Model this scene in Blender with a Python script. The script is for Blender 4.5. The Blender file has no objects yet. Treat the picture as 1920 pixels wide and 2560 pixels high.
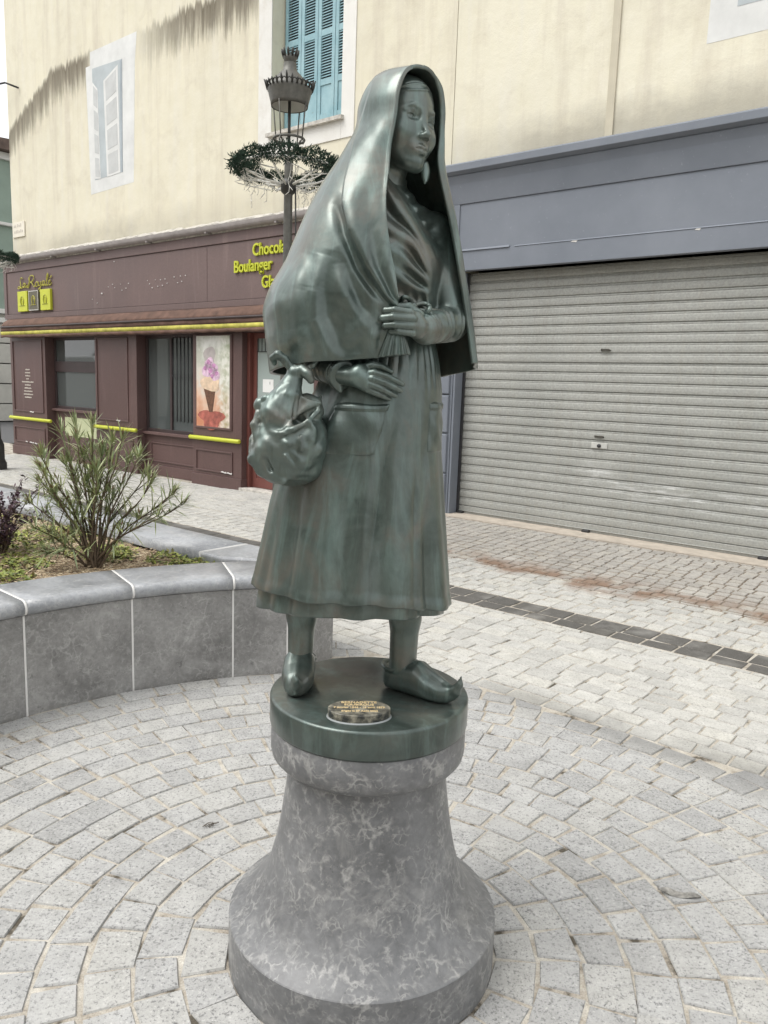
import bpy, math, random
import numpy as np
from mathutils import Vector, Matrix

# ------------------------------------------------------------------ camera
scene = bpy.context.scene
COL = scene.collection
CAM_H = 1.56
cam_data = bpy.data.cameras.new("camera")
cam = bpy.data.objects.new("camera", cam_data)
COL.objects.link(cam)
PITCH, ROLL = math.radians(9.1), math.radians(-2.0)
_f = Vector((0, math.cos(PITCH), -math.sin(PITCH)))
_r0 = Vector((1, 0, 0)); _u0 = _r0.cross(_f)
_r = _r0 * math.cos(ROLL) - _u0 * math.sin(ROLL)
_u = _r0 * math.sin(ROLL) + _u0 * math.cos(ROLL)
cam.matrix_world = Matrix(((_r.x, _u.x, -_f.x, 0), (_r.y, _u.y, -_f.y, 0), (_r.z, _u.z, -_f.z, CAM_H), (0, 0, 0, 1)))
cam_data.sensor_fit = 'VERTICAL'
cam_data.sensor_height = 36.0
cam_data.sensor_width = 27.0
cam_data.lens = 36.0 * 1960.0 / 2560.0
cam_data.clip_start = 0.05
cam_data.clip_end = 600.0
scene.camera = cam

# ------------------------------------------------------------------ light: a bright overcast sky
SUN_EL, SUN_ROT = math.radians(58), math.radians(-75)
world = bpy.data.worlds.new("World")
scene.world = world
world.use_nodes = True
wn = world.node_tree.nodes; wl = world.node_tree.links
wn.clear()
w_out = wn.new('ShaderNodeOutputWorld')
w_bg = wn.new('ShaderNodeBackground')
w_sky = wn.new('ShaderNodeTexSky')
w_sky.sky_type = 'NISHITA'; w_sky.sun_disc = False
w_sky.sun_elevation = SUN_EL; w_sky.sun_rotation = SUN_ROT
w_sky.air_density = 1.0; w_sky.dust_density = 6.0; w_sky.ozone_density = 1.0
w_hsv = wn.new('ShaderNodeHueSaturation')           # cloud cover: the same sky without its blue
w_hsv.inputs['Saturation'].default_value = 0.10
w_mix = wn.new('ShaderNodeMixRGB')
w_mix.inputs['Fac'].default_value = 0.55
w_mix.inputs['Color2'].default_value = (9.0, 9.15, 9.3, 1)   # even cloud layer
wl.new(w_sky.outputs[0], w_hsv.inputs['Color'])
wl.new(w_hsv.outputs[0], w_mix.inputs['Color1'])
wl.new(w_mix.outputs[0], w_bg.inputs['Color'])
w_bg.inputs['Strength'].default_value = 0.12
wl.new(w_bg.outputs[0], w_out.inputs['Surface'])

sun_data = bpy.data.lights.new("sun", 'SUN')
sun_data.energy = 1.1
sun_data.angle = math.radians(35)
sun_data.color = (1.0, 0.97, 0.92)
sun = bpy.data.objects.new("sun", sun_data)
COL.objects.link(sun)
# light comes from the open street on the left, a little behind the camera
_az = math.radians(200)
_sd = Vector((math.cos(SUN_EL) * math.cos(_az), math.cos(SUN_EL) * math.sin(_az), math.sin(SUN_EL)))
sun.rotation_euler = (-_sd).to_track_quat('-Z', 'Y').to_euler()
w_sky.sun_rotation = math.pi / 2 - _az              # Nishita rotation is measured from +Y, clockwise

vs = scene.view_settings
vs.view_transform = 'Standard'; vs.look = 'None'; vs.gamma = 1.0; vs.use_curve_mapping = False
vs.exposure = 0.74
scene.render.film_transparent = False
try:
    scene.cycles.use_denoising = True
    scene.cycles.max_bounces = 4; scene.cycles.diffuse_bounces = 3; scene.cycles.glossy_bounces = 3
except Exception:
    pass

R = random.Random(7)
RNG = np.random.default_rng(11)

# ------------------------------------------------------------------ materials
def lin(r, g, b):
    f = lambda c: (c / 255 / 12.92) if c / 255 <= 0.04045 else ((c / 255 + 0.055) / 1.055) ** 2.4
    return (f(r), f(g), f(b), 1.0)

class NT:
    """small helper around a material's node tree"""
    def __init__(self, name):
        self.mat = bpy.data.materials.new(name); self.mat.use_nodes = True
        self.t = self.mat.node_tree; self.t.nodes.clear()
        self.out = self.t.nodes.new('ShaderNodeOutputMaterial')
        self.bsdf = self.t.nodes.new('ShaderNodeBsdfPrincipled')
        self.t.links.new(self.bsdf.outputs[0], self.out.inputs['Surface'])
    def n(self, kind, **kw):
        x = self.t.nodes.new(kind)
        for k, v in kw.items(): setattr(x, k, v)
        return x
    def l(self, a, b): self.t.links.new(a, b)
    def coord(self, kind='Object', scale=(1, 1, 1), rot=(0, 0, 0), loc=(0, 0, 0)):
        c = self.n('ShaderNodeTexCoord'); m = self.n('ShaderNodeMapping')
        m.inputs['Scale'].default_value = scale; m.inputs['Rotation'].default_value = rot; m.inputs['Location'].default_value = loc
        if kind == 'World':
            g = self.n('ShaderNodeNewGeometry'); self.l(g.outputs['Position'], m.inputs['Vector'])
        else:
            self.l(c.outputs[kind], m.inputs['Vector'])
        return m.outputs['Vector']
    def noise(self, vec, scale=5, detail=4, rough=0.55, dist=0.0):
        x = self.n('ShaderNodeTexNoise'); x.inputs['Scale'].default_value = scale; x.inputs['Detail'].default_value = detail
        x.inputs['Roughness'].default_value = rough; x.inputs['Distortion'].default_value = dist
        self.l(vec, x.inputs['Vector']); return x.outputs['Fac']
    def voro(self, vec, scale=5, feature='F1', out='Distance', rnd=1.0):
        x = self.n('ShaderNodeTexVoronoi', feature=feature); x.inputs['Scale'].default_value = scale
        x.inputs['Randomness'].default_value = rnd
        self.l(vec, x.inputs['Vector']); return x.outputs[out]
    def ramp(self, fac, stops, interp='LINEAR'):
        x = self.n('ShaderNodeValToRGB'); cr = x.color_ramp; cr.interpolation = interp
        while len(cr.elements) < len(stops): cr.elements.new(0.5)
        for e, (p, c) in zip(cr.elements, stops):
            e.position = p; e.color = c if len(c) == 4 else (*c, 1)
        self.l(fac, x.inputs['Fac']); return x.outputs['Color']
    def mix(self, fac, a, b, mode='MIX'):
        x = self.n('ShaderNodeMixRGB', blend_type=mode)
        for i, v in (('Fac', fac), ('Color1', a), ('Color2', b)):
            if isinstance(v, (int, float)): x.inputs[i].default_value = v
            elif isinstance(v, tuple): x.inputs[i].default_value = v if len(v) == 4 else (*v, 1)
            else: self.l(v, x.inputs[i])
        return x.outputs[0]
    def math(self, op, a, b=0.0, c=None, clamp=False):
        x = self.n('ShaderNodeMath', operation=op); x.use_clamp = clamp
        for i, v in enumerate((a, b) if c is None else (a, b, c)):
            if isinstance(v, (int, float)): x.inputs[i].default_value = v
            else: self.l(v, x.inputs[i])
        return x.outputs[0]
    def sep(self, vec):
        x = self.n('ShaderNodeSeparateXYZ'); self.l(vec, x.inputs[0]); return x.outputs
    def bump(self, h, strength=0.3, dist=0.01, normal=None):
        x = self.n('ShaderNodeBump'); x.inputs['Strength'].default_value = strength; x.inputs['Distance'].default_value = dist
        self.l(h, x.inputs['Height'])
        if normal is not None: self.l(normal, x.inputs['Normal'])
        return x.outputs['Normal']
    def set(self, **kw):
        for k, v in kw.items():
            s = self.bsdf.inputs[k.replace('_', ' ')]
            if isinstance(v, (int, float)): s.default_value = v
            elif isinstance(v, tuple): s.default_value = v if len(v) == 4 else (*v, 1)
            else: self.l(v, s)
        return self.mat

M = {}
def plain(name, col, rough=0.6, var=0.12, scale=6, metallic=0.0, bump=0.0, spec=0.5):
    k = NT(name); v = k.coord('Object')
    n1 = k.noise(v, scale, 6, 0.6)
    c0 = tuple(x * (1 - var) for x in col[:3]); c1 = tuple(min(1, x * (1 + var)) for x in col[:3])
    c = k.ramp(n1, [(0.3, c0), (0.7, c1)])
    k.set(Base_Color=c, Roughness=rough, Metallic=metallic, Specular_IOR_Level=spec)
    if bump: k.set(Normal=k.bump(k.noise(v, scale * 8, 3), bump, 0.01))
    M[name] = k.mat; return k.mat

# ------------------------------------------------------------------ mesh helpers
def link(o, parent=None):
    COL.objects.link(o)
    if parent is not None: o.parent = parent
    return o
def meshobj(name, verts, faces, mat=None, parent=None, smooth=False, loc=None):
    me = bpy.data.meshes.new(name)
    me.from_pydata([tuple(map(float, v)) for v in verts], [], [tuple(map(int, f)) for f in faces])
    if smooth: me.polygons.foreach_set('use_smooth', [True] * len(me.polygons))
    me.update()
    o = bpy.data.objects.new(name, me)
    if mat is not None: me.materials.append(mat if not isinstance(mat, str) else M[mat])
    link(o, parent)
    if loc is not None: o.location = loc
    return o
def empty(name, loc=(0, 0, 0), rz=0.0):
    o = bpy.data.objects.new(name, None); o.empty_display_size = 0.2
    link(o); o.location = loc; o.rotation_euler = (0, 0, rz); return o
def tag(o, label=None, cat=None, group=None, kind=None):
    if label: o['label'] = label
    if cat: o['category'] = cat
    if group: o['group'] = group
    if kind: o['kind'] = kind
    return o
def bevel(o, w=0.004, seg=2, ang=40):
    m = o.modifiers.new('bevel', 'BEVEL'); m.width = w; m.segments = seg; m.limit_method = 'ANGLE'; m.angle_limit = math.radians(ang)
    return o

class MB:
    """collects shapes, builds ONE mesh object"""
    def __init__(self): self.v = []; self.f = []; self.sm = []
    def add(self, verts, faces, smooth=False):
        b = len(self.v); self.v += [tuple(map(float, p)) for p in verts]
        self.f += [tuple(i + b for i in f) for f in faces]; self.sm += [smooth] * len(faces); return self
    def box(self, x0, x1, y0, y1, z0, z1):
        return self.add([(x0, y0, z0), (x1, y0, z0), (x1, y1, z0), (x0, y1, z0), (x0, y0, z1), (x1, y0, z1), (x1, y1, z1), (x0, y1, z1)],
                        [(0, 3, 2, 1), (4, 5, 6, 7), (0, 1, 5, 4), (1, 2, 6, 5), (2, 3, 7, 6), (3, 0, 4, 7)])
    def prism(self, poly, axis, a, b):
        """extrude a 2D polygon: axis 'x' -> poly is (y,z); 'y' -> (x,z); 'z' -> (x,y)"""
        n = len(poly)
        mk = {'x': lambda p, t: (t, p[0], p[1]), 'y': lambda p, t: (p[0], t, p[1]), 'z': lambda p, t: (p[0], p[1], t)}[axis]
        vs_ = [mk(p, a) for p in poly] + [mk(p, b) for p in poly]
        fs = [tuple(range(n))[::-1], tuple(range(n, 2 * n))] + [(i, (i + 1) % n, n + (i + 1) % n, n + i) for i in range(n)]
        return self.add(vs_, fs)
    def tube(self, pts, rad, seg=8, cap=True, smooth=True):
        pts = [Vector(p) for p in pts]; n = len(pts)
        rads = rad if isinstance(rad, (list, tuple)) else [rad] * n
        vs_ = []; fs = []; prev = None
        for i, p in enumerate(pts):
            t = (pts[min(i + 1, n - 1)] - pts[max(i - 1, 0)])
            if t.length < 1e-9: t = Vector((0, 0, 1))
            t.normalize()
            if prev is None:
                a = Vector((0, 0, 1)) if abs(t.z) < 0.9 else Vector((1, 0, 0))
                prev = t.cross(a).normalized()
            prev = (prev - t * prev.dot(t)); prev = prev.normalized() if prev.length > 1e-6 else t.orthogonal().normalized()
            q = t.cross(prev)
            for k in range(seg):
                an = 2 * math.pi * k / seg
                vs_.append(p + (prev * math.cos(an) + q * math.sin(an)) * rads[i])
        for i in range(n - 1):
            for k in range(seg):
                a = i * seg + k; b = i * seg + (k + 1) % seg
                fs.append((a, b, b + seg, a + seg))
        if cap:
            fs.append(tuple(range(seg))[::-1]); fs.append(tuple(range((n - 1) * seg, n * seg)))
        return self.add(vs_, fs, smooth)
    def lathe(self, prof, c=(0, 0, 0), seg=48, smooth=True, arc=(0, 2 * math.pi)):
        full = abs(arc[1] - arc[0] - 2 * math.pi) < 1e-6
        m = seg if full else seg + 1; vs_ = []; fs = []
        for (r, z) in prof:
            for k in range(m):
                an = arc[0] + (arc[1] - arc[0]) * k / seg
                vs_.append((c[0] + r * math.cos(an), c[1] + r * math.sin(an), c[2] + z))
        for i in range(len(prof) - 1):
            for k in range(seg):
                a = i * m + k; b = i * m + (k + 1) % m
                fs.append((a, b, b + m, a + m))
        return self.add(vs_, fs, smooth)
    def build(self, name, mat, parent=None, bev=0.0, off=None):
        v = self.v if off is None else [(p[0] - off[0], p[1] - off[1], p[2] - off[2]) for p in self.v]
        o = meshobj(name, v, self.f, mat, parent)
        if any(self.sm): o.data.polygons.foreach_set('use_smooth', self.sm)
        if bev: bevel(o, bev)
        return o
def subd(o, lv=1):
    m = o.modifiers.new('sub', 'SUBSURF'); m.levels = lv; m.render_levels = lv; return o

def catmull(P, n, closed=False, t01=None):
    """P (k,d) control points -> n samples, centripetal-ish uniform catmull-rom"""
    P = np.asarray(P, float); k = len(P)
    t = np.linspace(0, k - 1, n) if not closed else np.linspace(0, k, n, endpoint=False)
    if t01 is not None: t = np.asarray(t01) * (k - 1)
    i = np.floor(t).astype(int)
    if not closed: i = np.minimum(i, k - 2)
    s = (t - i)[:, None]
    g = (lambda j: P[j % k]) if closed else (lambda j: np.where((j < 0)[:, None], 2 * P[0] - P[1], np.where((j > k - 1)[:, None], 2 * P[-1] - P[-2], P[np.clip(j, 0, k - 1)])))
    p0, p1, p2, p3 = g(i - 1), g(i), g(i + 1), g(i + 2)
    return 0.5 * (2 * p1 + (p2 - p0) * s + (2 * p0 - 5 * p1 + 4 * p2 - p3) * s ** 2 + (3 * p1 - p0 - 3 * p2 + p3) * s ** 3)

# street frame: x along the facades (to the right), y away from the viewer, z up
AZ = math.radians(50.5)
FROT = -(math.pi / 2 - AZ)
def FP(u, w, z=0.0):
    return Vector((u * math.sin(AZ) + w * math.cos(AZ), -u * math.cos(AZ) + w * math.sin(AZ), z))
# ================================================================== ground and paving
def rise(u, w):
    s = lambda a, b, x: (lambda t: t * t * (3 - 2 * t))(min(1, max(0, (x - a) / (b - a))))
    return 0.08 * s(5.1, 7.5, w) * s(-9.5, -6.5, u)
def inv(x, y):            # world -> street frame
    return x * math.sin(AZ) - y * math.cos(AZ), x * math.cos(AZ) + y * math.sin(AZ)

def granite(name, base, spk=1.0, warm=0.0):
    k = NT(name); v = k.coord('World')
    g = k.n('ShaderNodeNewGeometry'); oi = k.n('ShaderNodeObjectInfo')
    rnd = k.math('FRACT', k.math('ADD', g.outputs['Random Per Island'], k.math('MULTIPLY', oi.outputs['Random'], 3.7)))
    n1 = k.noise(v, 105, 3, 0.65); n2 = k.noise(v, 230, 2, 0.6); n3 = k.noise(v, 14, 4, 0.6); n4 = k.noise(v, 2.1, 4, 0.6)
    c = k.ramp(rnd, [(0.0, tuple(x * 0.86 for x in base)), (0.3, tuple(x * 0.97 for x in base)), (0.6, base), (0.85, (base[0] * 1.04, base[1] * 1.03, base[2] * 1.0)), (1.0, tuple(min(1, x * 1.08) for x in base))])
    c = k.mix(0.30, c, k.ramp(n3, [(0.3, (0.3, 0.3, 0.29)), (0.7, (0.7, 0.7, 0.7))]), 'OVERLAY')
    c = k.mix(k.math('MULTIPLY', k.ramp(n1, [(0.58, (0, 0, 0)), (0.65, (1, 1, 1))]), 0.70 * spk), c, (0.10, 0.10, 0.105))
    c = k.mix(k.math('MULTIPLY', k.ramp(n2, [(0.58, (0, 0, 0)), (0.68, (1, 1, 1))]), 0.45 * spk), c, (0.16, 0.16, 0.165))
    c = k.mix(k.math('MULTIPLY', k.ramp(n1, [(0.32, (1, 1, 1)), (0.40, (0, 0, 0))]), 0.45 * spk), c, (0.66, 0.65, 0.62))
    n6 = k.noise(v, 62, 4, 0.75); c = k.mix(k.math('MULTIPLY', k.ramp(n6, [(0.56, (0, 0, 0)), (0.63, (1, 1, 1))]), 0.62 * spk), c, tuple(x * 0.34 for x in base))
    # worn and sand-dusted patches
    c = k.mix(k.math('MULTIPLY', k.ramp(n4, [(0.52, (0, 0, 0)), (0.70, (1, 1, 1))]), 0.30), c, (0.50, 0.49, 0.46))
    c = k.mix(k.math('MULTIPLY', k.ramp(n4, [(0.28, (1, 1, 1)), (0.42, (0, 0, 0))]), 0.30), c, tuple(x * 0.55 for x in base))
    # damp, dirty stretch where the rings meet the straight courses; rust by the small setts
    sv = k.sep(k.coord('World', rot=(0, 0, -FROT)))
    dw = k.math('ABSOLUTE', k.math('SUBTRACT', k.math('ADD', sv['Y'], k.math('MULTIPLY', k.math('SUBTRACT', n4, 0.5), 0.5)), 3.40))
    dm = k.math('MULTIPLY', k.ramp(dw, [(0.02, (1, 1, 1)), (0.22, (0, 0, 0))]), k.ramp(k.math('MULTIPLY', k.math('ADD', sv['X'], 2.6), 0.5), [(0.15, (0, 0, 0)), (0.35, (1, 1, 1))]))
    c = k.mix(k.math('MULTIPLY', dm, 0.55), c, tuple(x * 0.36 for x in base))
    rw = k.math('ABSOLUTE', k.math('SUBTRACT', k.math('ADD', sv['Y'], k.math('MULTIPLY', k.math('SUBTRACT', n4, 0.5), 0.9)), 6.02))
    rm = k.math('MULTIPLY', k.ramp(rw, [(0.05, (1, 1, 1)), (0.30, (0, 0, 0))]), k.math('MULTIPLY', k.math('GREATER_THAN', sv['X'], -4.6), k.ramp(n4, [(0.42, (0, 0, 0)), (0.56, (1, 1, 1))])))
    c = k.mix(k.math('MULTIPLY', rm, 0.8), c, (0.19, 0.11, 0.065))
    b = k.bump(n1, 0.30, 0.003); b = k.bump(n3, 0.45, 0.009, b)
    M[name] = k.set(Base_Color=c, Roughness=0.82, Normal=b, Specular_IOR_Level=0.3)
granite('granite', (0.385, 0.383, 0.375)); granite('granite_pale', (0.455, 0.447, 0.42), 0.75); granite('granite_dark', (0.105, 0.100, 0.092), 0.35); granite('granite_small', (0.36, 0.34, 0.31), 0.6)

k = NT('joint_sand'); v = k.coord('World', rot=(0, 0, -FROT)); sp = k.sep(v)
n1 = k.noise(v, 9, 5, 0.65); n2 = k.noise(v, 220, 2, 0.6); n3 = k.noise(v, 1.3, 3, 0.6)
c = k.ramp(n1, [(0.36, (0.10, 0.088, 0.07)), (0.44, (0.34, 0.305, 0.255)), (0.60, (0.47, 0.44, 0.385)), (0.75, (0.57, 0.54, 0.48))])
c = k.mix(0.4, c, k.ramp(n2, [(0.3, (0.25, 0.25, 0.25)), (0.7, (0.75, 0.75, 0.75))]), 'OVERLAY')
grid = k.math('MULTIPLY', k.math('GREATER_THAN', k.math('ADD', sp['Y'], k.math('MULTIPLY', n3, 0.6)), 6.15), k.math('GREATER_THAN', sp['X'], -6.3))
c = k.mix(k.math('MULTIPLY', grid, 0.85), c, k.ramp(n1, [(0.3, (0.10, 0.075, 0.055)), (0.7, (0.22, 0.17, 0.125))]))   # dark earth between the small setts by the garage
M['joint_sand'] = k.set(Base_Color=c, Roughness=0.95, Normal=k.bump(n2, 0.5, 0.004), Specular_IOR_Level=0.1)

plain('asphalt', (0.09, 0.09, 0.092), 0.9, 0.2, 30, bump=0.3)
plain('far_ground', (0.33, 0.325, 0.31), 0.9, 0.1, 2)
g = meshobj("ground", [(-400, -400, -0.06), (400, -400, -0.06), (400, 400, -0.06), (-400, 400, -0.06)], [(0, 1, 2, 3)], 'far_ground'); tag(g, kind='structure')
us = np.arange(-20, 9.01, 0.25); ws = np.arange(-6, 8.26, 0.25)
V = [tuple(FP(u, w, rise(u, w) - 0.0055)) for w in ws for u in us]; nu = len(us)
Fc = [(i * nu + j, i * nu + j + 1, (i + 1) * nu + j + 1, (i + 1) * nu + j) for i in range(len(ws) - 1) for j in range(nu - 1)]
paving = meshobj("paving", V, Fc, 'joint_sand', None, True); tag(paving, kind='structure')

PCX, PCY = SXY = (-0.022, 2.0)
RW = 2.14                                               # planter's curved face, concentric with the pedestal
setts = []                                              # (corners xy, ztop, material)
def quad_sett(cs, z, mat): setts.append((cs, z, mat))
def in_planter(x, y):
    u, w = inv(x, y); r = math.hypot(x - PCX, y - PCY)
    return w < 3.22 and u < -2.9 and r > RW - 0.03 and y > 2.6
def in_view(x, y, m=2.3):
    return y > -0.6 and abs(x) < 0.53 * max(y, 0) + m
# rings of setts round the pedestal
r = 0.372
while r < 4.4:
    dr = R.uniform(0.120, 0.136); n = max(8, round(2 * math.pi * (r + dr / 2) / R.uniform(0.130, 0.152)))
    a = R.uniform(0, 6.28); wts = [R.uniform(0.8, 1.2) for _ in range(n)]; tot = sum(wts)
    for q in wts:
        da = q / tot * 2 * math.pi; g_ = R.uniform(0.003, 0.0075)
        ga = g_ / (r + dr / 2)
        cs = []
        for (aa, rr_) in ((a + ga, r + g_), (a + da - ga, r + g_), (a + da - ga, r + dr - g_), (a + ga, r + dr - g_)):
            j = 0.006
            cs.append((PCX + (rr_ + R.uniform(-j, j)) * math.cos(aa + R.uniform(-j, j) / r), PCY + (rr_ + R.uniform(-j, j)) * math.sin(aa + R.uniform(-j, j) / r)))
        cs = [(lambda q_: (c if q_[1] < 3.414 else tuple(FP(q_[0], 3.414))[:2]))(inv(*c)) for c in cs]
        mx = sum(c[0] for c in cs) / 4; my = sum(c[1] for c in cs) / 4; u, w = inv(mx, my); a += da
        if in_planter(mx, my) or not in_view(mx, my) or w > 3.395: continue
        quad_sett(cs, R.uniform(-0.0025, 0.0020), 'granite')
    r += dr
# straight rows parallel to the houses
def rows(w0, w1, dep, l0, l1, mat, u0, u1, gap=0.0045, jit=0.004, stack=False, keep=None):
    w = w0
    while w < w1 - 0.02:
        d_ = min(dep * R.uniform(0.92, 1.08), w1 - w); u = u0 + (0 if stack else R.uniform(0, l1))
        while u < u1:
            L_ = R.uniform(l0, l1); j = jit
            cs = [FP(uu + R.uniform(-j, j), ww + R.uniform(-j, j)) for uu, ww in ((u + gap, w + gap), (u + L_ - gap, w + gap), (u + L_ - gap, w + d_ - gap), (u + gap, w + d_ - gap))]
            mx = sum(c.x for c in cs) / 4; my = sum(c.y for c in cs) / 4; uc, wc = inv(mx, my)
            u += L_
            if in_planter(mx, my) or not in_view(mx, my): continue
            if keep and not keep(mx, my, uc, wc): continue
            quad_sett([(c.x, c.y) for c in cs], rise(uc, wc) + R.uniform(-0.0022, 0.0016), mat)
        w += d_
rows(3.42, 4.74, 0.112, 0.13, 0.21, 'granite_pale', -15.5, 1.5)
rows(4.755, 4.90, 0.145, 0.19, 0.23, 'granite_dark', -15.5, 2.0, 0.007)
rows(4.905, 5.10, 0.195, 0.19, 0.23, 'granite_dark', -15.5, 2.0, 0.007)
rows(5.12, 5.92, 0.125, 0.12, 0.16, 'granite_pale', -15.5, 2.5, 0.006, 0.006)
rows(5.93, 7.46, 0.112, 0.112, 0.118, 'granite_small', -6.3, 3.0, 0.006, 0.003, True)
rows(5.93, 7.30, 0.125, 0.13, 0.20, 'granite_pale', -15.5, -6.32)
def sett_geom(cs, z, off=(0, 0, 0)):
    cx = sum(c[0] for c in cs) / 4; cy = sum(c[1] for c in cs) / 4; V = []
    for f, zz_ in ((1.0, z - 0.035), (1.0, z - 0.0045), (0.955, z)):
        for c in cs: V.append((cx + (c[0] - cx) * f - off[0], cy + (c[1] - cy) * f - off[1], zz_ + (R.uniform(-0.0015, 0.0015) if f < 1 else 0) - off[2]))
    F = [(8, 9, 10, 11)] + [(b + i, b + (i + 1) % 4, b + 4 + (i + 1) % 4, b + 4 + i) for b in (0, 4) for i in range(4)]
    return V, F
def shown(s):             # size in view: nearer and larger setts first, those behind the pedestal last
    x = sum(c[0] for c in s[0]) / 4; y = sum(c[1] for c in s[0]) / 4
    if abs(x) > 0.47 * y + 0.02 or y < 1.72: return 99 + y
    hid = 5 if (math.hypot(x - PCX, y - PCY) < 0.40 or (abs(x - PCX * 1) < 0.30 * y / 2 and 2.0 < y < 4.2)) else 0
    return math.hypot(x, y) + hid
setts.sort(key=shown)
for cs, z, mat in setts[:300]:
    ox = sum(c[0] for c in cs) / 4; oy = sum(c[1] for c in cs) / 4
    V, F = sett_geom(cs, z, (ox, oy, 0)); meshobj("sett", V, F, mat, paving, False, (ox, oy, 0))
for mat in ('granite', 'granite_pale', 'granite_dark', 'granite_small'):
    mb = MB()
    for cs, z, m_ in setts[300:]:
        if m_ == mat: mb.add(*sett_geom(cs, z))
    if mb.v: tag(mb.build("setts", mat, paving), kind='stuff')
# concrete threshold along the garage
plain('threshold', (0.42, 0.37, 0.31), 0.85, 0.18, 9, bump=0.25)
mb = MB(); n_ = 24
for i in range(n_):
    u0 = -5.4 + i * (7.0 / n_); u1 = u0 + 7.0 / n_
    mb.add([tuple(FP(u0, 7.47, rise(u0, 7.47) - .02)), tuple(FP(u1, 7.47, rise(u1, 7.47) - .02)), tuple(FP(u1, 7.47, .090)), tuple(FP(u0, 7.47, .090)), tuple(FP(u0, 7.84, .094)), tuple(FP(u1, 7.84, .094))], [(0, 1, 2, 3), (3, 2, 5, 4)])
tag(mb.build("threshold", 'threshold'), kind='structure')
# street at the far left, with its kerb
mb = MB(); mb.add([tuple(FP(-60, -40, -0.03)), tuple(FP(-18.2, -40, -0.03)), tuple(FP(-18.2, 60, -0.03)), tuple(FP(-60, 60, -0.03))], [(0, 1, 2, 3)])
tag(mb.build("road", 'asphalt'), kind='structure')
# ================================================================== houses
def fthing(name, u, w, z=0.0):
    return empty(name, FP(u, w, z), FROT)
class FB(MB):
    """boxes given in street coordinates (u, w, z); built relative to a thing's base"""
    def put(self, name, mat, parent, bu, bw, bev=0.0, bz=0.0): return self.build(name, mat, parent, bev, off=(bu, bw, bz))

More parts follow.
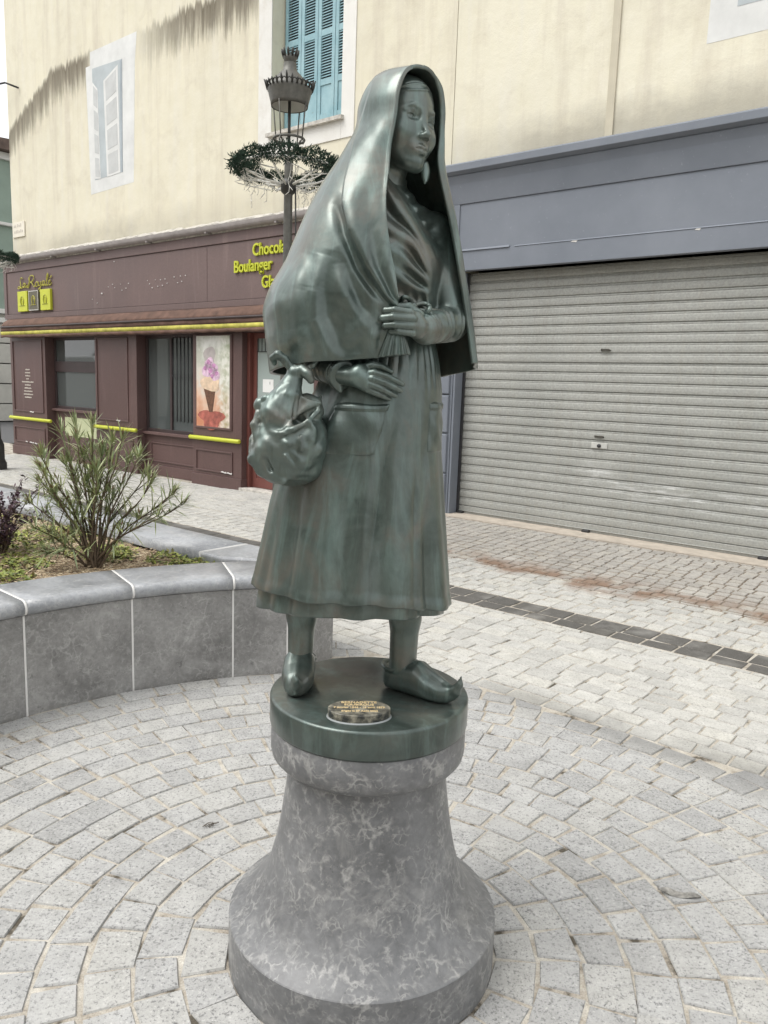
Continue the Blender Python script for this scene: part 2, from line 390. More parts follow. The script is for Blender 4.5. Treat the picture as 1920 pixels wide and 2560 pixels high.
def stucco(name, base, streak=0.5, mould=False, seed=0.0, dirt_z=3.9):
    k = NT(name); v = k.coord('World', rot=(0, 0, -FROT), loc=(seed, 0, 0)); sp = k.sep(v)
    n1 = k.noise(v, 0.55, 5, 0.6); n2 = k.noise(v, 5, 6, 0.65); n3 = k.noise(v, 70, 3, 0.6)
    vs_ = k.coord('World', rot=(0, 0, -FROT), scale=(1, 1, 1)); st = k.n('ShaderNodeMapping'); st.inputs['Scale'].default_value = (2.6, 1, 0.22); k.l(v, st.inputs['Vector'])
    n4 = k.noise(st.outputs[0], 1.6, 6, 0.65); st2 = k.n('ShaderNodeMapping'); st2.inputs['Scale'].default_value = (11, 1, 0.7); k.l(v, st2.inputs['Vector']); n5 = k.noise(st2.outputs[0], 1.0, 5, 0.7)
    c = k.ramp(n1, [(0.3, tuple(x * 0.93 for x in base)), (0.7, tuple(min(1, x * 1.05) for x in base))])
    c = k.mix(k.math('MULTIPLY', k.ramp(n4, [(0.50, (0, 0, 0)), (0.72, (1, 1, 1))]), streak), c, (0.50, 0.45, 0.37))
    c = k.mix(k.math('MULTIPLY', k.ramp(n4, [(0.28, (1, 1, 1)), (0.45, (0, 0, 0))]), 0.35), c, (0.66, 0.64, 0.60))
    c = k.mix(0.12, c, k.ramp(n2, [(0.3, (0.3, 0.3, 0.3)), (0.7, (0.7, 0.7, 0.7))]), 'OVERLAY')
    n7 = k.noise(v, 1.7, 6, 0.68, 0.6); c = k.mix(k.math('MULTIPLY', k.ramp(n7, [(0.54, (0, 0, 0)), (0.70, (1, 1, 1))]), 0.32), c, (0.47, 0.42, 0.34)); c = k.mix(k.math('MULTIPLY', k.ramp(n7, [(0.26, (1, 1, 1)), (0.40, (0, 0, 0))]), 0.30), c, (0.74, 0.71, 0.63))
    # splash and algae just above the shop cornices
    low = k.math('MULTIPLY', k.ramp(k.math('ADD', k.math('MULTIPLY', k.math('SUBTRACT', sp['Z'], dirt_z), 1.0), k.math('MULTIPLY', n2, -0.35)), [(0.0, (1, 1, 1)), (0.30, (0, 0, 0))]), k.ramp(n1, [(0.35, (0.15, 0.15, 0.15)), (0.6, (0.8, 0.8, 0.8))]))
    c = k.mix(k.math('MULTIPLY', low, 0.75), c, (0.27, 0.25, 0.205))
    if mould:
        # black mould hanging below the old string line at about seven metres
        top = k.math('SUBTRACT', 6.97, sp['Z']); top = k.math('ADD', top, k.math('MULTIPLY', k.math('SUBTRACT', n2, 0.5), 0.10))
        left = k.math('MULTIPLY', k.math('MAXIMUM', k.math('SUBTRACT', -14.3, sp['X']), 0.0), 0.42)     # the line sags towards the corner
        top = k.math('SUBTRACT', top, left)
        topn = k.ramp(k.math('ADD', top, k.math('MULTIPLY', k.math('SUBTRACT', n5, 0.5), 0.5)), [(0.0, (0, 0, 0)), (0.10, (1, 1, 1))])
        fade = k.math('ADD', k.math('MULTIPLY', top, 1.0), k.math('MULTIPLY', k.math('SUBTRACT', n5, 0.5), 1.1))
        a = k.math('MULTIPLY', topn, k.ramp(fade, [(0.05, (1, 1, 1)), (0.32, (0.8, 0.8, 0.8)), (0.62, (0, 0, 0))]))
        um = k.ramp(k.math('MULTIPLY', k.math('ADD', sp['X'], 16.0), 0.1), [(0.0, (.85, .85, .85)), (0.27, (1.0, 1.0, 1.0)), (0.31, (0.0, 0, 0)), (0.42, (0.0, 0, 0)), (0.47, (.35, .35, .35)), (0.56, (1, 1, 1)), (0.70, (1, 1, 1)), (0.74, (0.0, 0, 0))])
        c = k.mix(k.math('MULTIPLY', k.math('MULTIPLY', a, um), 1.0), c, k.ramp(n5, [(0.38, (0.030, 0.028, 0.024)), (0.66, (0.13, 0.118, 0.095))]))
        halo = k.math('MULTIPLY', topn, k.ramp(fade, [(0.15, (1, 1, 1)), (1.3, (0, 0, 0))]))
        c = k.mix(k.math('MULTIPLY', k.math('MULTIPLY', halo, um), 0.35), c, (0.38, 0.33, 0.24))
    b = k.bump(n3, 0.25, 0.004); b = k.bump(n2, 0.35, 0.02, b)
    M[name] = k.set(Base_Color=c, Roughness=0.9, Normal=b, Specular_IOR_Level=0.2)
stucco('stucco', (0.68, 0.642, 0.515), 0.60, True, 0.0, 3.80)
stucco('stucco_right', (0.68, 0.647, 0.527), 0.55, False, 4.3, 3.98)
stucco('surround_paint', (0.70, 0.69, 0.655), 0.30, False, 9.0, 2.0)
plain('paint_white', (0.64, 0.645, 0.63), 0.85, 0.12, 2.5); plain('paint_bluegrey', (0.42, 0.46, 0.475), 0.85, 0.12, 3); plain('paint_pane', (0.50, 0.51, 0.505), 0.85, 0.08, 5); plain('paint_shadow', (0.32, 0.36, 0.39), 0.85, 0.1, 3)
plain('ledge_stone', (0.50, 0.475, 0.43), 0.9, 0.35, 14, bump=0.6)
plain('roof_tile', (0.12, 0.085, 0.07), 0.85, 0.3, 6)

WU0, WU1, WW = -16.05, -5.50, 7.65
house = fthing("corner_house", WU0, WW); HB_ = (WU0, WW)
tag(house, "cream stuccoed corner house with mould streaks and blue shutters above the bakery", "house")
# front wall with the shuttered window's opening left free
ou0, ou1, oz0, oz1 = -8.52, -7.22, 4.90, 7.35
mb = FB()
for a in ((WU0, ou0, WW, WW + .35, 0, 10), (ou1, WU1, WW, WW + .35, 0, 10), (ou0, ou1, WW, WW + .35, 0, oz0), (ou0, ou1, WW, WW + .35, oz1, 10)): mb.box(*a)
mb.box(WU0, WU0 + .35, WW + .35, 16, 0, 10); mb.box(WU0, WU1, 15.7, 16, 0, 10)
mb.put("wall", 'stucco', house, *HB_)
mb = FB(); mb.prism([(WW - .5, 9.95), (WW - .5, 10.08), (11.8, 12.2), (16.5, 10.08), (16.5, 9.95)], 'x', WU0 - .4, WU1); mb.put("roof", 'roof_tile', house, *HB_)
# window with faded blue louvred shutters
k = NT('shutter_blue'); v = k.coord('World'); n1 = k.noise(v, 3, 6, 0.65); n2 = k.noise(v, 26, 5, 0.7)
c = k.ramp(n1, [(0.3, (0.20, 0.35, 0.40)), (0.7, (0.34, 0.50, 0.54))]); c = k.mix(k.math('MULTIPLY', k.ramp(n2, [(0.60, (0, 0, 0)), (0.70, (1, 1, 1))]), 0.55), c, (0.22, 0.23, 0.22))
M['shutter_blue'] = k.set(Base_Color=c, Roughness=0.75)
mb = FB(); mb.box(-8.78, ou0, WW - .012, WW, 4.62, 7.6); mb.box(ou1, -7.00, WW - .012, WW, 4.62, 7.6); mb.box(ou0, ou1, WW - .012, WW, oz1, 7.6); mb.box(ou0, ou1, WW - .014, WW, 4.62, oz0 - .06)
mb.put("window_surround", 'surround_paint', house, *HB_, 0.003)
mb = FB(); mb.prism([(WW - .07, oz0 - .06), (WW - .07, oz0 - .015), (WW + .33, oz0 + .02), (WW + .33, oz0 - .06)], 'x', ou0 - .05, ou1 + .05); mb.put("window_sill", 'ledge_stone', house, *HB_)
for i in range(4):
    a = ou0 + .025 + i * (ou1 - ou0 - .05) / 4; b = a + (ou1 - ou0 - .05) / 4 - .008; y0 = WW + .21; z0, z1 = oz0 + .05, oz1 - .02
    mb = FB(); mb.box(a, a + .055, y0, y0 + .035, z0, z1); mb.box(b - .055, b, y0, y0 + .035, z0, z1)
    for zz0, zz1 in ((z0, z0 + .12), (5.42, 5.50), (6.02, 6.10), (z1 - .1, z1)): mb.box(a + .055, b - .055, y0 + .002, y0 + .033, zz0, zz1)
    mb.box(a + .055, b - .055, y0 + .014, y0 + .024, z0 + .12, 5.42)
    sh = mb.put("shutter", 'shutter_blue', house, *HB_, 0.003)
    mb = FB()
    for lo_, hi_ in ((5.50, 6.02), (6.10, z1 - .1)):
        zl = lo_ + .02
        while zl < hi_ - .02:
            mb.prism([(y0 + .004, zl), (y0 + .030, zl + .026), (y0 + .030, zl + .032), (y0 + .004, zl + .006)], 'x', a + .056, b - .056); zl += .034
    tag(mb.put("louvres", 'shutter_blue', sh, *HB_), kind='stuff')
plain('dark_inside', (0.02, 0.02, 0.02), 0.9)
mb = FB(); mb.box(ou0, ou1, WW + .36, WW + .38, oz0, oz1); mb.put("window_back", 'dark_inside', house, *HB_)
# painted (trompe-l'oeil) window: flat paint on the render
pw = fthing("painted_window", -12.4, WW, 4.68); PB_ = (-12.4, WW); tag(pw, "false window painted flat on the cream wall, its two casements drawn half open", "painted window")
def flat(poly, w, name, mat, parent, base, bz, th=0.002):
    mb = FB(); mb.prism(poly, 'y', w - th, w); return mb.put(name, mat, parent, *base, 0.0, bz)
flat([(-13.06, 6.93), (-11.68, 6.93), (-11.74, 6.50), (-11.82, 4.70), (-13.12, 4.66), (-13.20, 6.55), (-13.20, 6.72), (-13.06, 6.72)][::-1], WW, "painted_surround", 'paint_white', pw, PB_, 4.68)
flat([(-13.00, 6.66), (-12.10, 6.62), (-12.13, 4.90), (-12.98, 4.88)][::-1], WW - .0025, "painted_opening", 'paint_bluegrey', pw, PB_, 4.68)
flat([(-12.16, 6.60), (-12.10, 6.62), (-12.13, 4.90), (-12.18, 4.90)][::-1], WW - .005, "painted_shadow", 'paint_shadow', pw, PB_, 4.68)
def leaf(poly, rows_, name):
    lf = flat(poly, WW - .005, name, 'paint_white', pw, PB_, 4.68)
    (x0, zt0), (x1, zt1), (x2, zb1), (x3, zb0) = poly
    for r_ in range(rows_):
        t0, t1 = (r_ + .10) / rows_, (r_ + .90) / rows_
        L0 = lambda t: (x3 + (x0 - x3) * t, zb0 + (zt0 - zb0) * t); R0 = lambda t: (x2 + (x1 - x2) * t, zb1 + (zt1 - zb1) * t)
        mixp = lambda p, q, s: (p[0] + (q[0] - p[0]) * s, p[1] + (q[1] - p[1]) * s)
        flat([mixp(L0(t1), R0(t1), .14), mixp(L0(t1), R0(t1), .86), mixp(L0(t0), R0(t0), .86), mixp(L0(t0), R0(t0), .14)], WW - .0075, "painted_pane", 'paint_pane', lf, PB_, 4.68)
leaf([(-12.66, 6.40), (-12.22, 6.56), (-12.20, 4.90), (-12.60, 4.88)], 4, "painted_casement")
leaf([(-13.00, 6.45), (-12.84, 6.31), (-12.80, 4.88), (-12.98, 4.90)], 4, "painted_casement")
# street-name plate and a stray cable end
plain('plate_cream', (0.70, 0.66, 0.56), 0.6, 0.06, 8); plain('faded_ink', (0.52, 0.48, 0.42), 0.8, 0.1, 9); plain('black_metal', (0.03, 0.03, 0.032), 0.5, 0.2, 20)
sp_ = fthing("street_plate", -15.75, WW, 4.33); tag(sp_, "small cream street name plate with worn lettering near the house corner", "street sign")
mb = FB(); mb.box(-16.0, -15.52, WW - .025, WW - .001, 4.19, 4.47); mb.put("plate", 'plate_cream', sp_, -15.75, WW, .004, 4.33)
mb = FB()
for zc, xs in ((4.375, (-15.93, -15.88, -15.80, -15.74, -15.68)), (4.265, (-15.92, -15.86, -15.80, -15.74, -15.68, -15.62))):
    for x in xs: mb.box(x, x + .036, WW - .028, WW - .0245, zc, zc + .05 + .012 * math.sin(x * 40))
tag(mb.put("worn_lettering", 'faded_ink', sp_, -15.75, WW, 0, 4.33), kind='stuff')
mb = MB(); mb.tube([tuple(FP(-15.55, 7.63, 6.86)), tuple(FP(-15.7, 7.45, 6.93)), tuple(FP(-16.2, 7.40, 6.96)), tuple(FP(-19, 7.3, 7.05)), tuple(FP(-26, 7.0, 7.2))], 0.018, 6)
tag(mb.build("overhead_cable", 'black_metal'), "thin black cable reaching from the house corner across the white sky", "cable")

# ---- right-hand house with the garage
GU0, GU1, GW = -5.495, 4.5, 7.655
gh = fthing("garage_house", GU0, GW); GB = (GU0, GW)
tag(gh, "cream rendered house whose ground floor is a blue grey garage front", "house")
k = NT('garage_paint'); v = k.coord('World'); n1 = k.noise(v, 1.4, 5, 0.6); n2 = k.noise(v, 30, 4, 0.6)
c = k.ramp(n1, [(0.3, (0.148, 0.166, 0.196)), (0.7, (0.188, 0.206, 0.238))]); c = k.mix(k.math('MULTIPLY', k.ramp(n2, [(0.66, (0, 0, 0)), (0.72, (1, 1, 1))]), 0.25), c, (0.4, 0.41, 0.43))
M['garage_paint'] = k.set(Base_Color=c, Roughness=0.7, Normal=k.bump(n2, 0.12, 0.004))
gu0 = -5.27
mb = FB(); mb.box(GU0, GU1, GW, GW + .35, 3.0, 10); mb.box(GU0, gu0 - .02, GW, GW + .35, 0, 3.0); mb.box(-.6, GU1, GW, GW + .35, 0, 3.0); mb.box(GU0, GU1, 15.7, 16, 0, 10); mb.box(GU1 - .35, GU1, GW + .35, 15.7, 0, 10)
mb.put("wall", 'stucco_right', gh, *GB)
mb = FB(); mb.prism([(GW - .5, 9.95), (GW - .5, 10.08), (11.8, 12.2), (16.5, 10.08), (16.5, 9.95)], 'x', GU0 + .01, GU1 + .4); mb.put("roof", 'roof_tile', gh, *GB)
mb = FB(); mb.box(-3.655, -3.575, GW - .018, GW - .0005, 4.02, 10); plain('strip_paint', (0.50, 0.46, 0.36), 0.85, 0.12, 2); mb.put("vertical_strip", 'strip_paint', gh, *GB, .003)
fw = fthing("painted_window", -2.2, GW, 4.7); tag(fw, "pale corner of a painted window at the top right of the garage house", "painted window")
flat([(-2.72, 9), (-.8, 9), (-.8, 4.70), (-2.74, 4.70)][::-1], GW, "painted_surround", 'paint_white', fw, (-2.2, GW), 4.7)
flat([(-2.50, 9), (-1.1, 9), (-1.1, 4.95), (-2.50, 4.95)][::-1], GW - .0025, "painted_opening", 'paint_bluegrey', fw, (-2.2, GW), 4.7)
# fascia over the garage
mb = FB(); mb.prism([(7.43, 3.915), (7.43, 3.985), (7.46, 4.005), (GW, 4.035), (GW, 3.86), (7.47, 3.895)], 'x', GU0 - .2, GU1); mb.put("cornice", 'garage_paint', gh, *GB, .004)
mb = FB(); mb.prism([(7.565, 3.595), (7.52, 3.80), (7.49, 3.88), (7.50, 3.895), (7.62, 3.895), (7.62, 3.595)], 'x', GU0 - .18, GU1); mb.put("cove", 'garage_paint', gh, *GB, .003)
mb = FB(); mb.box(GU0 - .18, GU1, 7.578, 7.65, 2.875, 3.594); mb.put("fascia_board", 'garage_paint', gh, *GB, .003)
mb = FB(); mb.box(GU0 - .18, -5.29, 7.566, 7.5775, 3.10, 3.594); mb.box(GU0 - .18, GU1, 7.566, 7.5775, 2.875, 3.085); mb.put("fascia_frame", 'garage_paint', gh, *GB, .003)
mb = FB(); mb.prism([(7.552, 3.086), (7.566, 3.108), (7.577, 3.108), (7.577, 3.086)], 'x', -5.29, -4.62); mb.put("moulding", 'garage_paint', gh, *GB, .002)
mb = FB(); mb.prism([(7.560, 3.087), (7.570, 3.100), (7.577, 3.100), (7.577, 3.087)], 'x', -4.56, GU1); mb.put("moulding", 'garage_paint', gh, *GB, .002)
plain('bare_plaster', (0.62, 0.60, 0.57), 0.9, 0.1, 20)
for u_, w__ in ((-3.9, .075), (-2.66, .055)):
    flat([(u_, 3.075), (u_ + w__ * .4, 3.093), (u_ + w__, 3.085), (u_ + w__ * .8, 3.068)], 7.5655, "chipped_paint", 'bare_plaster', gh, GB, 0)
# rusticated pier blocks and jamb beside the shutter
for i, (za, zb) in enumerate(((0.02, 0.562), (0.578, 1.032), (1.048, 1.482), (1.498, 1.952), (1.968, 2.422), (2.438, 2.872))):
    mb = FB(); mb.box(-6.02, -5.335, 7.575, 7.655, za, zb); mb.put("pier_block", 'garage_paint', gh, *GB, .012)
mb = FB(); mb.box(-6.05, -5.305, 7.605, 7.66, 0, 2.874); mb.put("pier", 'garage_paint', gh, *GB, .002)
mb = FB(); mb.box(-5.298, -5.272, 7.61, 7.90, 0, 2.874); mb.put("jamb", 'garage_paint', gh, *GB, .002)
# rolling shutter
k = NT('shutter_steel'); v = k.coord('World', rot=(0, 0, -FROT)); st = k.n('ShaderNodeMapping'); st.inputs['Scale'].default_value = (7, 1, 0.5); k.l(v, st.inputs['Vector'])
n1 = k.noise(v, 1.1, 5, 0.6); n2 = k.noise(st.outputs[0], 2.2, 5, 0.65); n3 = k.noise(v, 46, 4, 0.6); sp = k.sep(v); n5 = k.noise(v, 5.2, 5, 0.7)
c = k.ramp(n1, [(0.3, (0.315, 0.320, 0.300)), (0.7, (0.380, 0.382, 0.357))]); c = k.mix(k.math('MULTIPLY', k.ramp(n2, [(0.48, (0, 0, 0)), (0.72, (1, 1, 1))]), 0.35), c, (0.30, 0.285, 0.24))
c = k.mix(0.22, c, k.ramp(n3, [(0.35, (0.2, 0.2, 0.2)), (0.65, (0.8, 0.8, 0.8))]), 'OVERLAY')
st3 = k.n('ShaderNodeMapping'); st3.inputs['Scale'].default_value = (0.9, 1, 7); k.l(v, st3.inputs['Vector'])
# scraped chalky white band low on the right
dz = k.math('ABSOLUTE', k.math('SUBTRACT', sp['Z'], k.math('ADD', 0.62, k.math('MULTIPLY', k.math('SUBTRACT', n1, 0.5), 0.5))))
ch = k.math('MULTIPLY', k.ramp(dz, [(0.0, (1, 1, 1)), (0.22, (0, 0, 0))]), k.ramp(k.noise(st3.outputs[0], 3.0, 6, 0.75), [(0.50, (0, 0, 0)), (0.62, (1, 1, 1))]))
ch = k.math('MULTIPLY', ch, k.ramp(k.math('MULTIPLY', k.math('ADD', sp['X'], 4.6), 0.25), [(0.0, (0, 0, 0)), (0.2, (1, 1, 1)), (0.75, (1, 1, 1)), (0.95, (0.2, 0.2, 0.2))]))
c = k.mix(k.math('MULTIPLY', ch, 0.62), c, (0.70, 0.71, 0.70))
c = k.mix(k.math('MULTIPLY', k.ramp(k.math('ADD', sp['Z'], k.math('MULTIPLY', n2, 0.5)), [(2.55 / 3, (0, 0, 0)), (2.95 / 3, (1, 1, 1))]), 0.0), c, (0.2, 0.18, 0.12))
M['shutter_steel'] = k.set(Base_Color=c, Roughness=0.55, Metallic=0.25, Normal=k.bump(n3, 0.08, 0.003))
sh = fthing("roller_shutter", -3.2, 7.8); tag(sh, "closed grey steel roller shutter with chalky white scrapes", "roller shutter")
npitch = 28; pz0 = 0.185; ptc = (2.875 - pz0) / (npitch - 1)
def slat_prof(z0):
    p = ptc
    return [(7.800, z0), (7.786, z0 + .006), (7.784, z0 + p * .30), (7.7855, z0 + p * .62), (7.788, z0 + p * .74), (7.796, z0 + p * .78), (7.7920, z0 + p * .84), (7.7970, z0 + p * .90), (7.800, z0 + p * .985), (7.815, z0 + p * .985), (7.815, z0)]
mb = FB(); mb.prism(slat_prof(0.0), 'x', -5.268, -0.62); base_slat = mb.put("slat", 'shutter_steel', sh, -3.2, 7.8)
base_slat.location.z = pz0
for i in range(1, npitch - 1):
    o = base_slat.copy(); COL.objects.link(o); o.parent = sh; o.location.z = pz0 + i * ptc; o.location.y = R.uniform(-.0015, .0015)
mb = FB(); mb.box(-5.268, -.62, 7.782, 7.816, .094, .182); mb.box(-5.268, -.62, 7.768, 7.782, .120, .128); mb.put("bottom_bar", 'shutter_steel', sh, -3.2, 7.8, .004)
mb = FB(); mb.box(-5.272, -5.245, 7.755, 7.779, .09, 2.874); mb.put("guide_rail", 'black_metal', sh, -3.2, 7.8, .002)
plain('handle_metal', (0.12, 0.115, 0.10), 0.5, 0.3, 30, 0.4)
plain('lock_plate', (0.55, 0.55, 0.52), 0.5, 0.1, 20, 0.3)
mb = FB(); mb.box(-3.61, -3.43, 7.776, 7.7835, .995, 1.055); lk = mb.put("lock_plate", 'lock_plate', sh, -3.2, 7.8, .003)
mb = FB(); mb.lathe([(0, 0), (.020, 0), (.020, .012), (0, .012)], (0, 0, 0), 14); o = mb.build("keyhole", 'black_metal', lk); o.location = (-3.52 + 3.2, 7.776 - 7.8, 1.022); o.rotation_euler = (math.pi / 2, 0, 0)
for zc in (1.125, 2.015):
    mb = FB(); mb.tube([(-3.58, 7.785, zc - .012), (-3.57, 7.757, zc), (-3.49, 7.757, zc), (-3.48, 7.785, zc - .012)], .0055, 8); mb.box(-3.575, -3.485, 7.778, 7.7865, zc - .020, zc - .004); mb.put("pull_handle", 'handle_metal', sh, -3.2, 7.8)
for u_ in (-5.22, -3.60, -1.83):
    mb = FB(); mb.box(u_ - .03, u_ + .05, 7.735, 7.781, .094, .118); mb.put("floor_bolt", 'black_metal', sh, -3.2, 7.8, .004)
def text_mesh(name, s, size, mat, parent, loc, rot=(0, 0, 0), extrude=0.001, sx=1.0, align='CENTER', shear=0.0, bold=0.0):
    cu = bpy.data.curves.new(name, 'FONT'); cu.body = s; cu.size = size; cu.align_x = align; cu.extrude = extrude; cu.shear = shear; cu.offset = bold
    cu.resolution_u = 4
    t = bpy.data.objects.new(name + "_t", cu); COL.objects.link(t)
    dg = bpy.context.evaluated_depsgraph_get(); me = bpy.data.meshes.new_from_object(t.evaluated_get(dg))
    bpy.data.objects.remove(t); bpy.data.curves.remove(cu)
    me.name = name; me.materials.clear(); me.materials.append(M[mat])
    o = bpy.data.objects.new(name, me); link(o, parent); o.location = loc; o.rotation_euler = rot; o.scale = (sx, 1, 1); return o
# ================================================================== bakery front
def shop_paint(name, base, seed=0.0, rough=0.42):
    k = NT(name); v = k.coord('World', rot=(0, 0, -FROT), loc=(seed, 0, 0)); st = k.n('ShaderNodeMapping'); st.inputs['Scale'].default_value = (5, 1, 0.35); k.l(v, st.inputs['Vector'])
    n1 = k.noise(v, 0.8, 5, 0.6); n2 = k.noise(st.outputs[0], 1.6, 5, 0.65); n3 = k.noise(v, 40, 4, 0.6)
    c = k.ramp(n1, [(0.3, tuple(x * 0.85 for x in base)), (0.7, tuple(x * 1.12 for x in base))])
    c = k.mix(k.math('MULTIPLY', k.ramp(n2, [(0.55, (0, 0, 0)), (0.75, (1, 1, 1))]), 0.30), c, tuple(min(1, x * 1.9 + .04) for x in base))
    c = k.mix(0.12, c, k.ramp(n3, [(0.35, (0.2, 0.2, 0.2)), (0.65, (0.8, 0.8, 0.8))]), 'OVERLAY')
    M[name] = k.set(Base_Color=c, Roughness=k.ramp(n1, [(0.3, (rough - .06,) * 3), (0.7, (rough + .14,) * 3)]), Normal=k.bump(n3, 0.05, 0.002))
shop_paint('plum_paint', (0.106, 0.062, 0.057)); shop_paint('plum_fascia', (0.140, 0.096, 0.090), 3.0, 0.5); shop_paint('door_red', (0.150, 0.052, 0.042), 5.0, 0.4)
plain('lime', (0.50, 0.53, 0.035), 0.45, 0.06, 6); plain('lime_faded', (0.42, 0.39, 0.08), 0.85, 0.35, 9); plain('gutter_grey', (0.27, 0.245, 0.235), 0.6, 0.18, 8, 0.1)
plain('awning_cloth', (0.118, 0.066, 0.048), 0.9, 0.35, 7, bump=0.3); plain('frame_dark', (0.045, 0.030, 0.030), 0.45, 0.15, 8); plain('paper', (0.80, 0.80, 0.78), 0.8, 0.03, 9); plain('sign_grey', (0.11, 0.10, 0.07), 0.6, 0.1, 9); plain('lime_dull', (0.30, 0.31, 0.05), 0.6, 0.1, 9); plain('chip_white', (0.66, 0.64, 0.62), 0.9, 0.1, 20)
k = NT('glass'); k.set(Base_Color=(0.075, 0.085, 0.083, 1), Roughness=0.03, Specular_IOR_Level=1.0, IOR=1.6); M['glass'] = k.mat
k = NT('glass_frosted'); k.set(Base_Color=(0.36, 0.42, 0.40, 1), Roughness=0.12, Specular_IOR_Level=0.6); M['glass_frosted'] = k.mat
plain('blind', (0.34, 0.37, 0.37), 0.8, 0.06, 4); plain('pale_panel', (0.50, 0.53, 0.33), 0.7, 0.1, 4)

SU0, SW = -15.70, 7.31
shop = fthing("bakery_front", SU0, SW); SB = (SU0, SW)
tag(shop, "plum painted bakery shopfront with yellow lettering and a furled awning", "shopfront")
def sbox(name, mat, boxes, parent=None, bev=.004):
    mb = FB()
    for b in boxes: mb.box(*b)
    return mb.put(name, mat, parent or shop, *SB, bev)
SE = -6.15
sbox("fascia_backing", 'plum_fascia', [(SU0 - .05, SE, 7.33, 7.648, 2.59, 3.60)])
for a, b in ((-15.66, -9.494), (-9.486, SE)):
    sbox("fascia_panel", 'plum_fascia', [(a, b, 7.318, 7.3305, 2.685, 3.455)], None, .002)
sbox("fascia_rail", 'plum_fascia', [(SU0 - .07, SE, 7.300, 7.3295, 3.462, 3.60)]); sbox("fascia_rail", 'plum_fascia', [(SU0 - .07, SE, 7.300, 7.3295, 2.59, 2.678)]); sbox("fascia_stile", 'plum_fascia', [(SU0 - .07, -15.664, 7.302, 7.3295, 2.679, 3.461)])
# gutter and rough mortar ledge on top
mb = FB(); pr = [(7.26 + .055 * math.cos(a), 3.67 + .055 * math.sin(a)) for a in np.linspace(math.pi, 2 * math.pi, 10)] + [(7.316, 3.70), (7.204, 3.70)]
mb.prism(pr, 'x', SU0 - .1, SE); mb.put("gutter", 'gutter_grey', shop, *SB)
for i in range(7):
    u_ = -15.2 + i * 1.45; mb = FB(); mb.box(u_, u_ + .035, 7.20, 7.33, 3.602, 3.622); mb.put("gutter_bracket", 'gutter_grey', shop, *SB)
mb = FB(); n_ = 110
for i in range(n_ + 1):
    u_ = SU0 - .1 + (SE - SU0 + .1) * i / n_; j = R.uniform(-.016, .016)
    mb.v += [(u_, 7.30, 3.602), (u_, 7.29 + j * .4, 3.735 + j), (u_, 7.648, 3.855 + R.uniform(-.022, .022))]
for i in range(n_):
    for q in (0, 1): mb.f.append((i * 3 + q, (i + 1) * 3 + q, (i + 1) * 3 + q + 1, i * 3 + q + 1)); mb.sm.append(False)
mb.put("mortar_ledge", 'ledge_stone', shop, *SB)
# furled awning: sagging cloth over the roller and a valance with a lime stripe
def strip(name, mat, zf, wf, n=140, u0=-15.62, u1=-6.4, th=0.004):
    mb = FB(); rows_ = len(zf(0))
    for i in range(n + 1):
        u_ = u0 + (u1 - u0) * i / n
        for z_, w_ in zip(zf(u_), wf(u_)): mb.v.append((u_, w_, z_))
    for i in range(n):
        for q in range(rows_ - 1): mb.f.append((i * rows_ + q, (i + 1) * rows_ + q, (i + 1) * rows_ + q + 1, i * rows_ + q + 1)); mb.sm.append(True)
    o = mb.put(name, mat, shop, *SB); s_ = o.modifiers.new('thickness', 'SOLIDIFY'); s_.thickness = th; return o
wav = lambda u_: 0.010 * math.sin(u_ * 2.1) + 0.006 * math.sin(u_ * 5.3 + 1) + 0.003 * math.sin(u_ * 13)
strip("awning_cover", 'awning_cloth', lambda u_: [2.585, 2.565 + wav(u_), 2.52 + wav(u_ + .4), 2.475 + .4 * wav(u_), 2.450, 2.432], lambda u_: [7.30, 7.245, 7.20 + wav(u_ * 1.7), 7.165, 7.150, 7.160])
strip("awning_roller", 'frame_dark', lambda u_: [2.442, 2.425, 2.413, 2.43], lambda u_: [7.142, 7.128, 7.142, 7.165])
vw = lambda u_, t: 7.15 + 0.012 * t * math.sin(u_ * 3.3) + .004 * math.sin(u_ * 11)
strip("valance", 'awning_cloth', lambda u_: [2.415, 2.345], lambda u_: [vw(u_, 0), vw(u_, .5)]); strip("valance_stripe", 'lime_faded', lambda u_: [2.3435, 2.283 + .002 * math.sin(u_ * 9)], lambda u_: [vw(u_, .5), vw(u_, .8)]); strip("valance_hem", 'awning_cloth', lambda u_: [2.2815, 2.232 + .006 * math.sin(u_ * 17)], lambda u_: [vw(u_, .8), vw(u_, 1)])
sbox("awning_housing", 'plum_paint', [(-15.6, SE, 7.30, 7.62, 2.24, 2.588)])
# pilasters and risers
def panel_frame(parent, a, b, z0, z1, w, d=.016, t=.022):
    mb = FB(); mb.box(a, b, w - d, w, z0, z0 + t); mb.box(a, b, w - d, w, z1 - t, z1); mb.box(a, a + t, w - d, w, z0 + t, z1 - t); mb.box(b - t, b, w - d, w, z0 + t, z1 - t)
    return mb.put("panel_moulding", 'plum_paint', parent, *SB, .004)
def pilaster(a, b):
    p = sbox("pilaster", 'plum_paint', [(a, b, SW, 7.645, .17, 2.238)]); sbox("pilaster_foot", 'plum_paint', [(a - .015, b + .015, SW - .022, 7.645, 0, .17)], p)
    return p
p1 = pilaster(-15.62, -14.26); panel_frame(p1, -15.52, -14.36, .84, 2.19, SW); panel_frame(p1, -15.54, -14.34, .25, .55, SW)
p2 = pilaster(-12.55, -11.30); panel_frame(p2, -12.49, -11.54, .83, 2.20, SW); panel_frame(p2, -12.48, -11.42, .25, .55, SW)
p3 = pilaster(-9.82, -8.70); panel_frame(p3, -9.75, -8.90, .85, 2.215, SW); panel_frame(p3, -9.745, -8.89, .22, .54, SW)
p4 = pilaster(-7.28, -6.16); panel_frame(p4, -7.2, -6.26, .84, 2.19, SW)
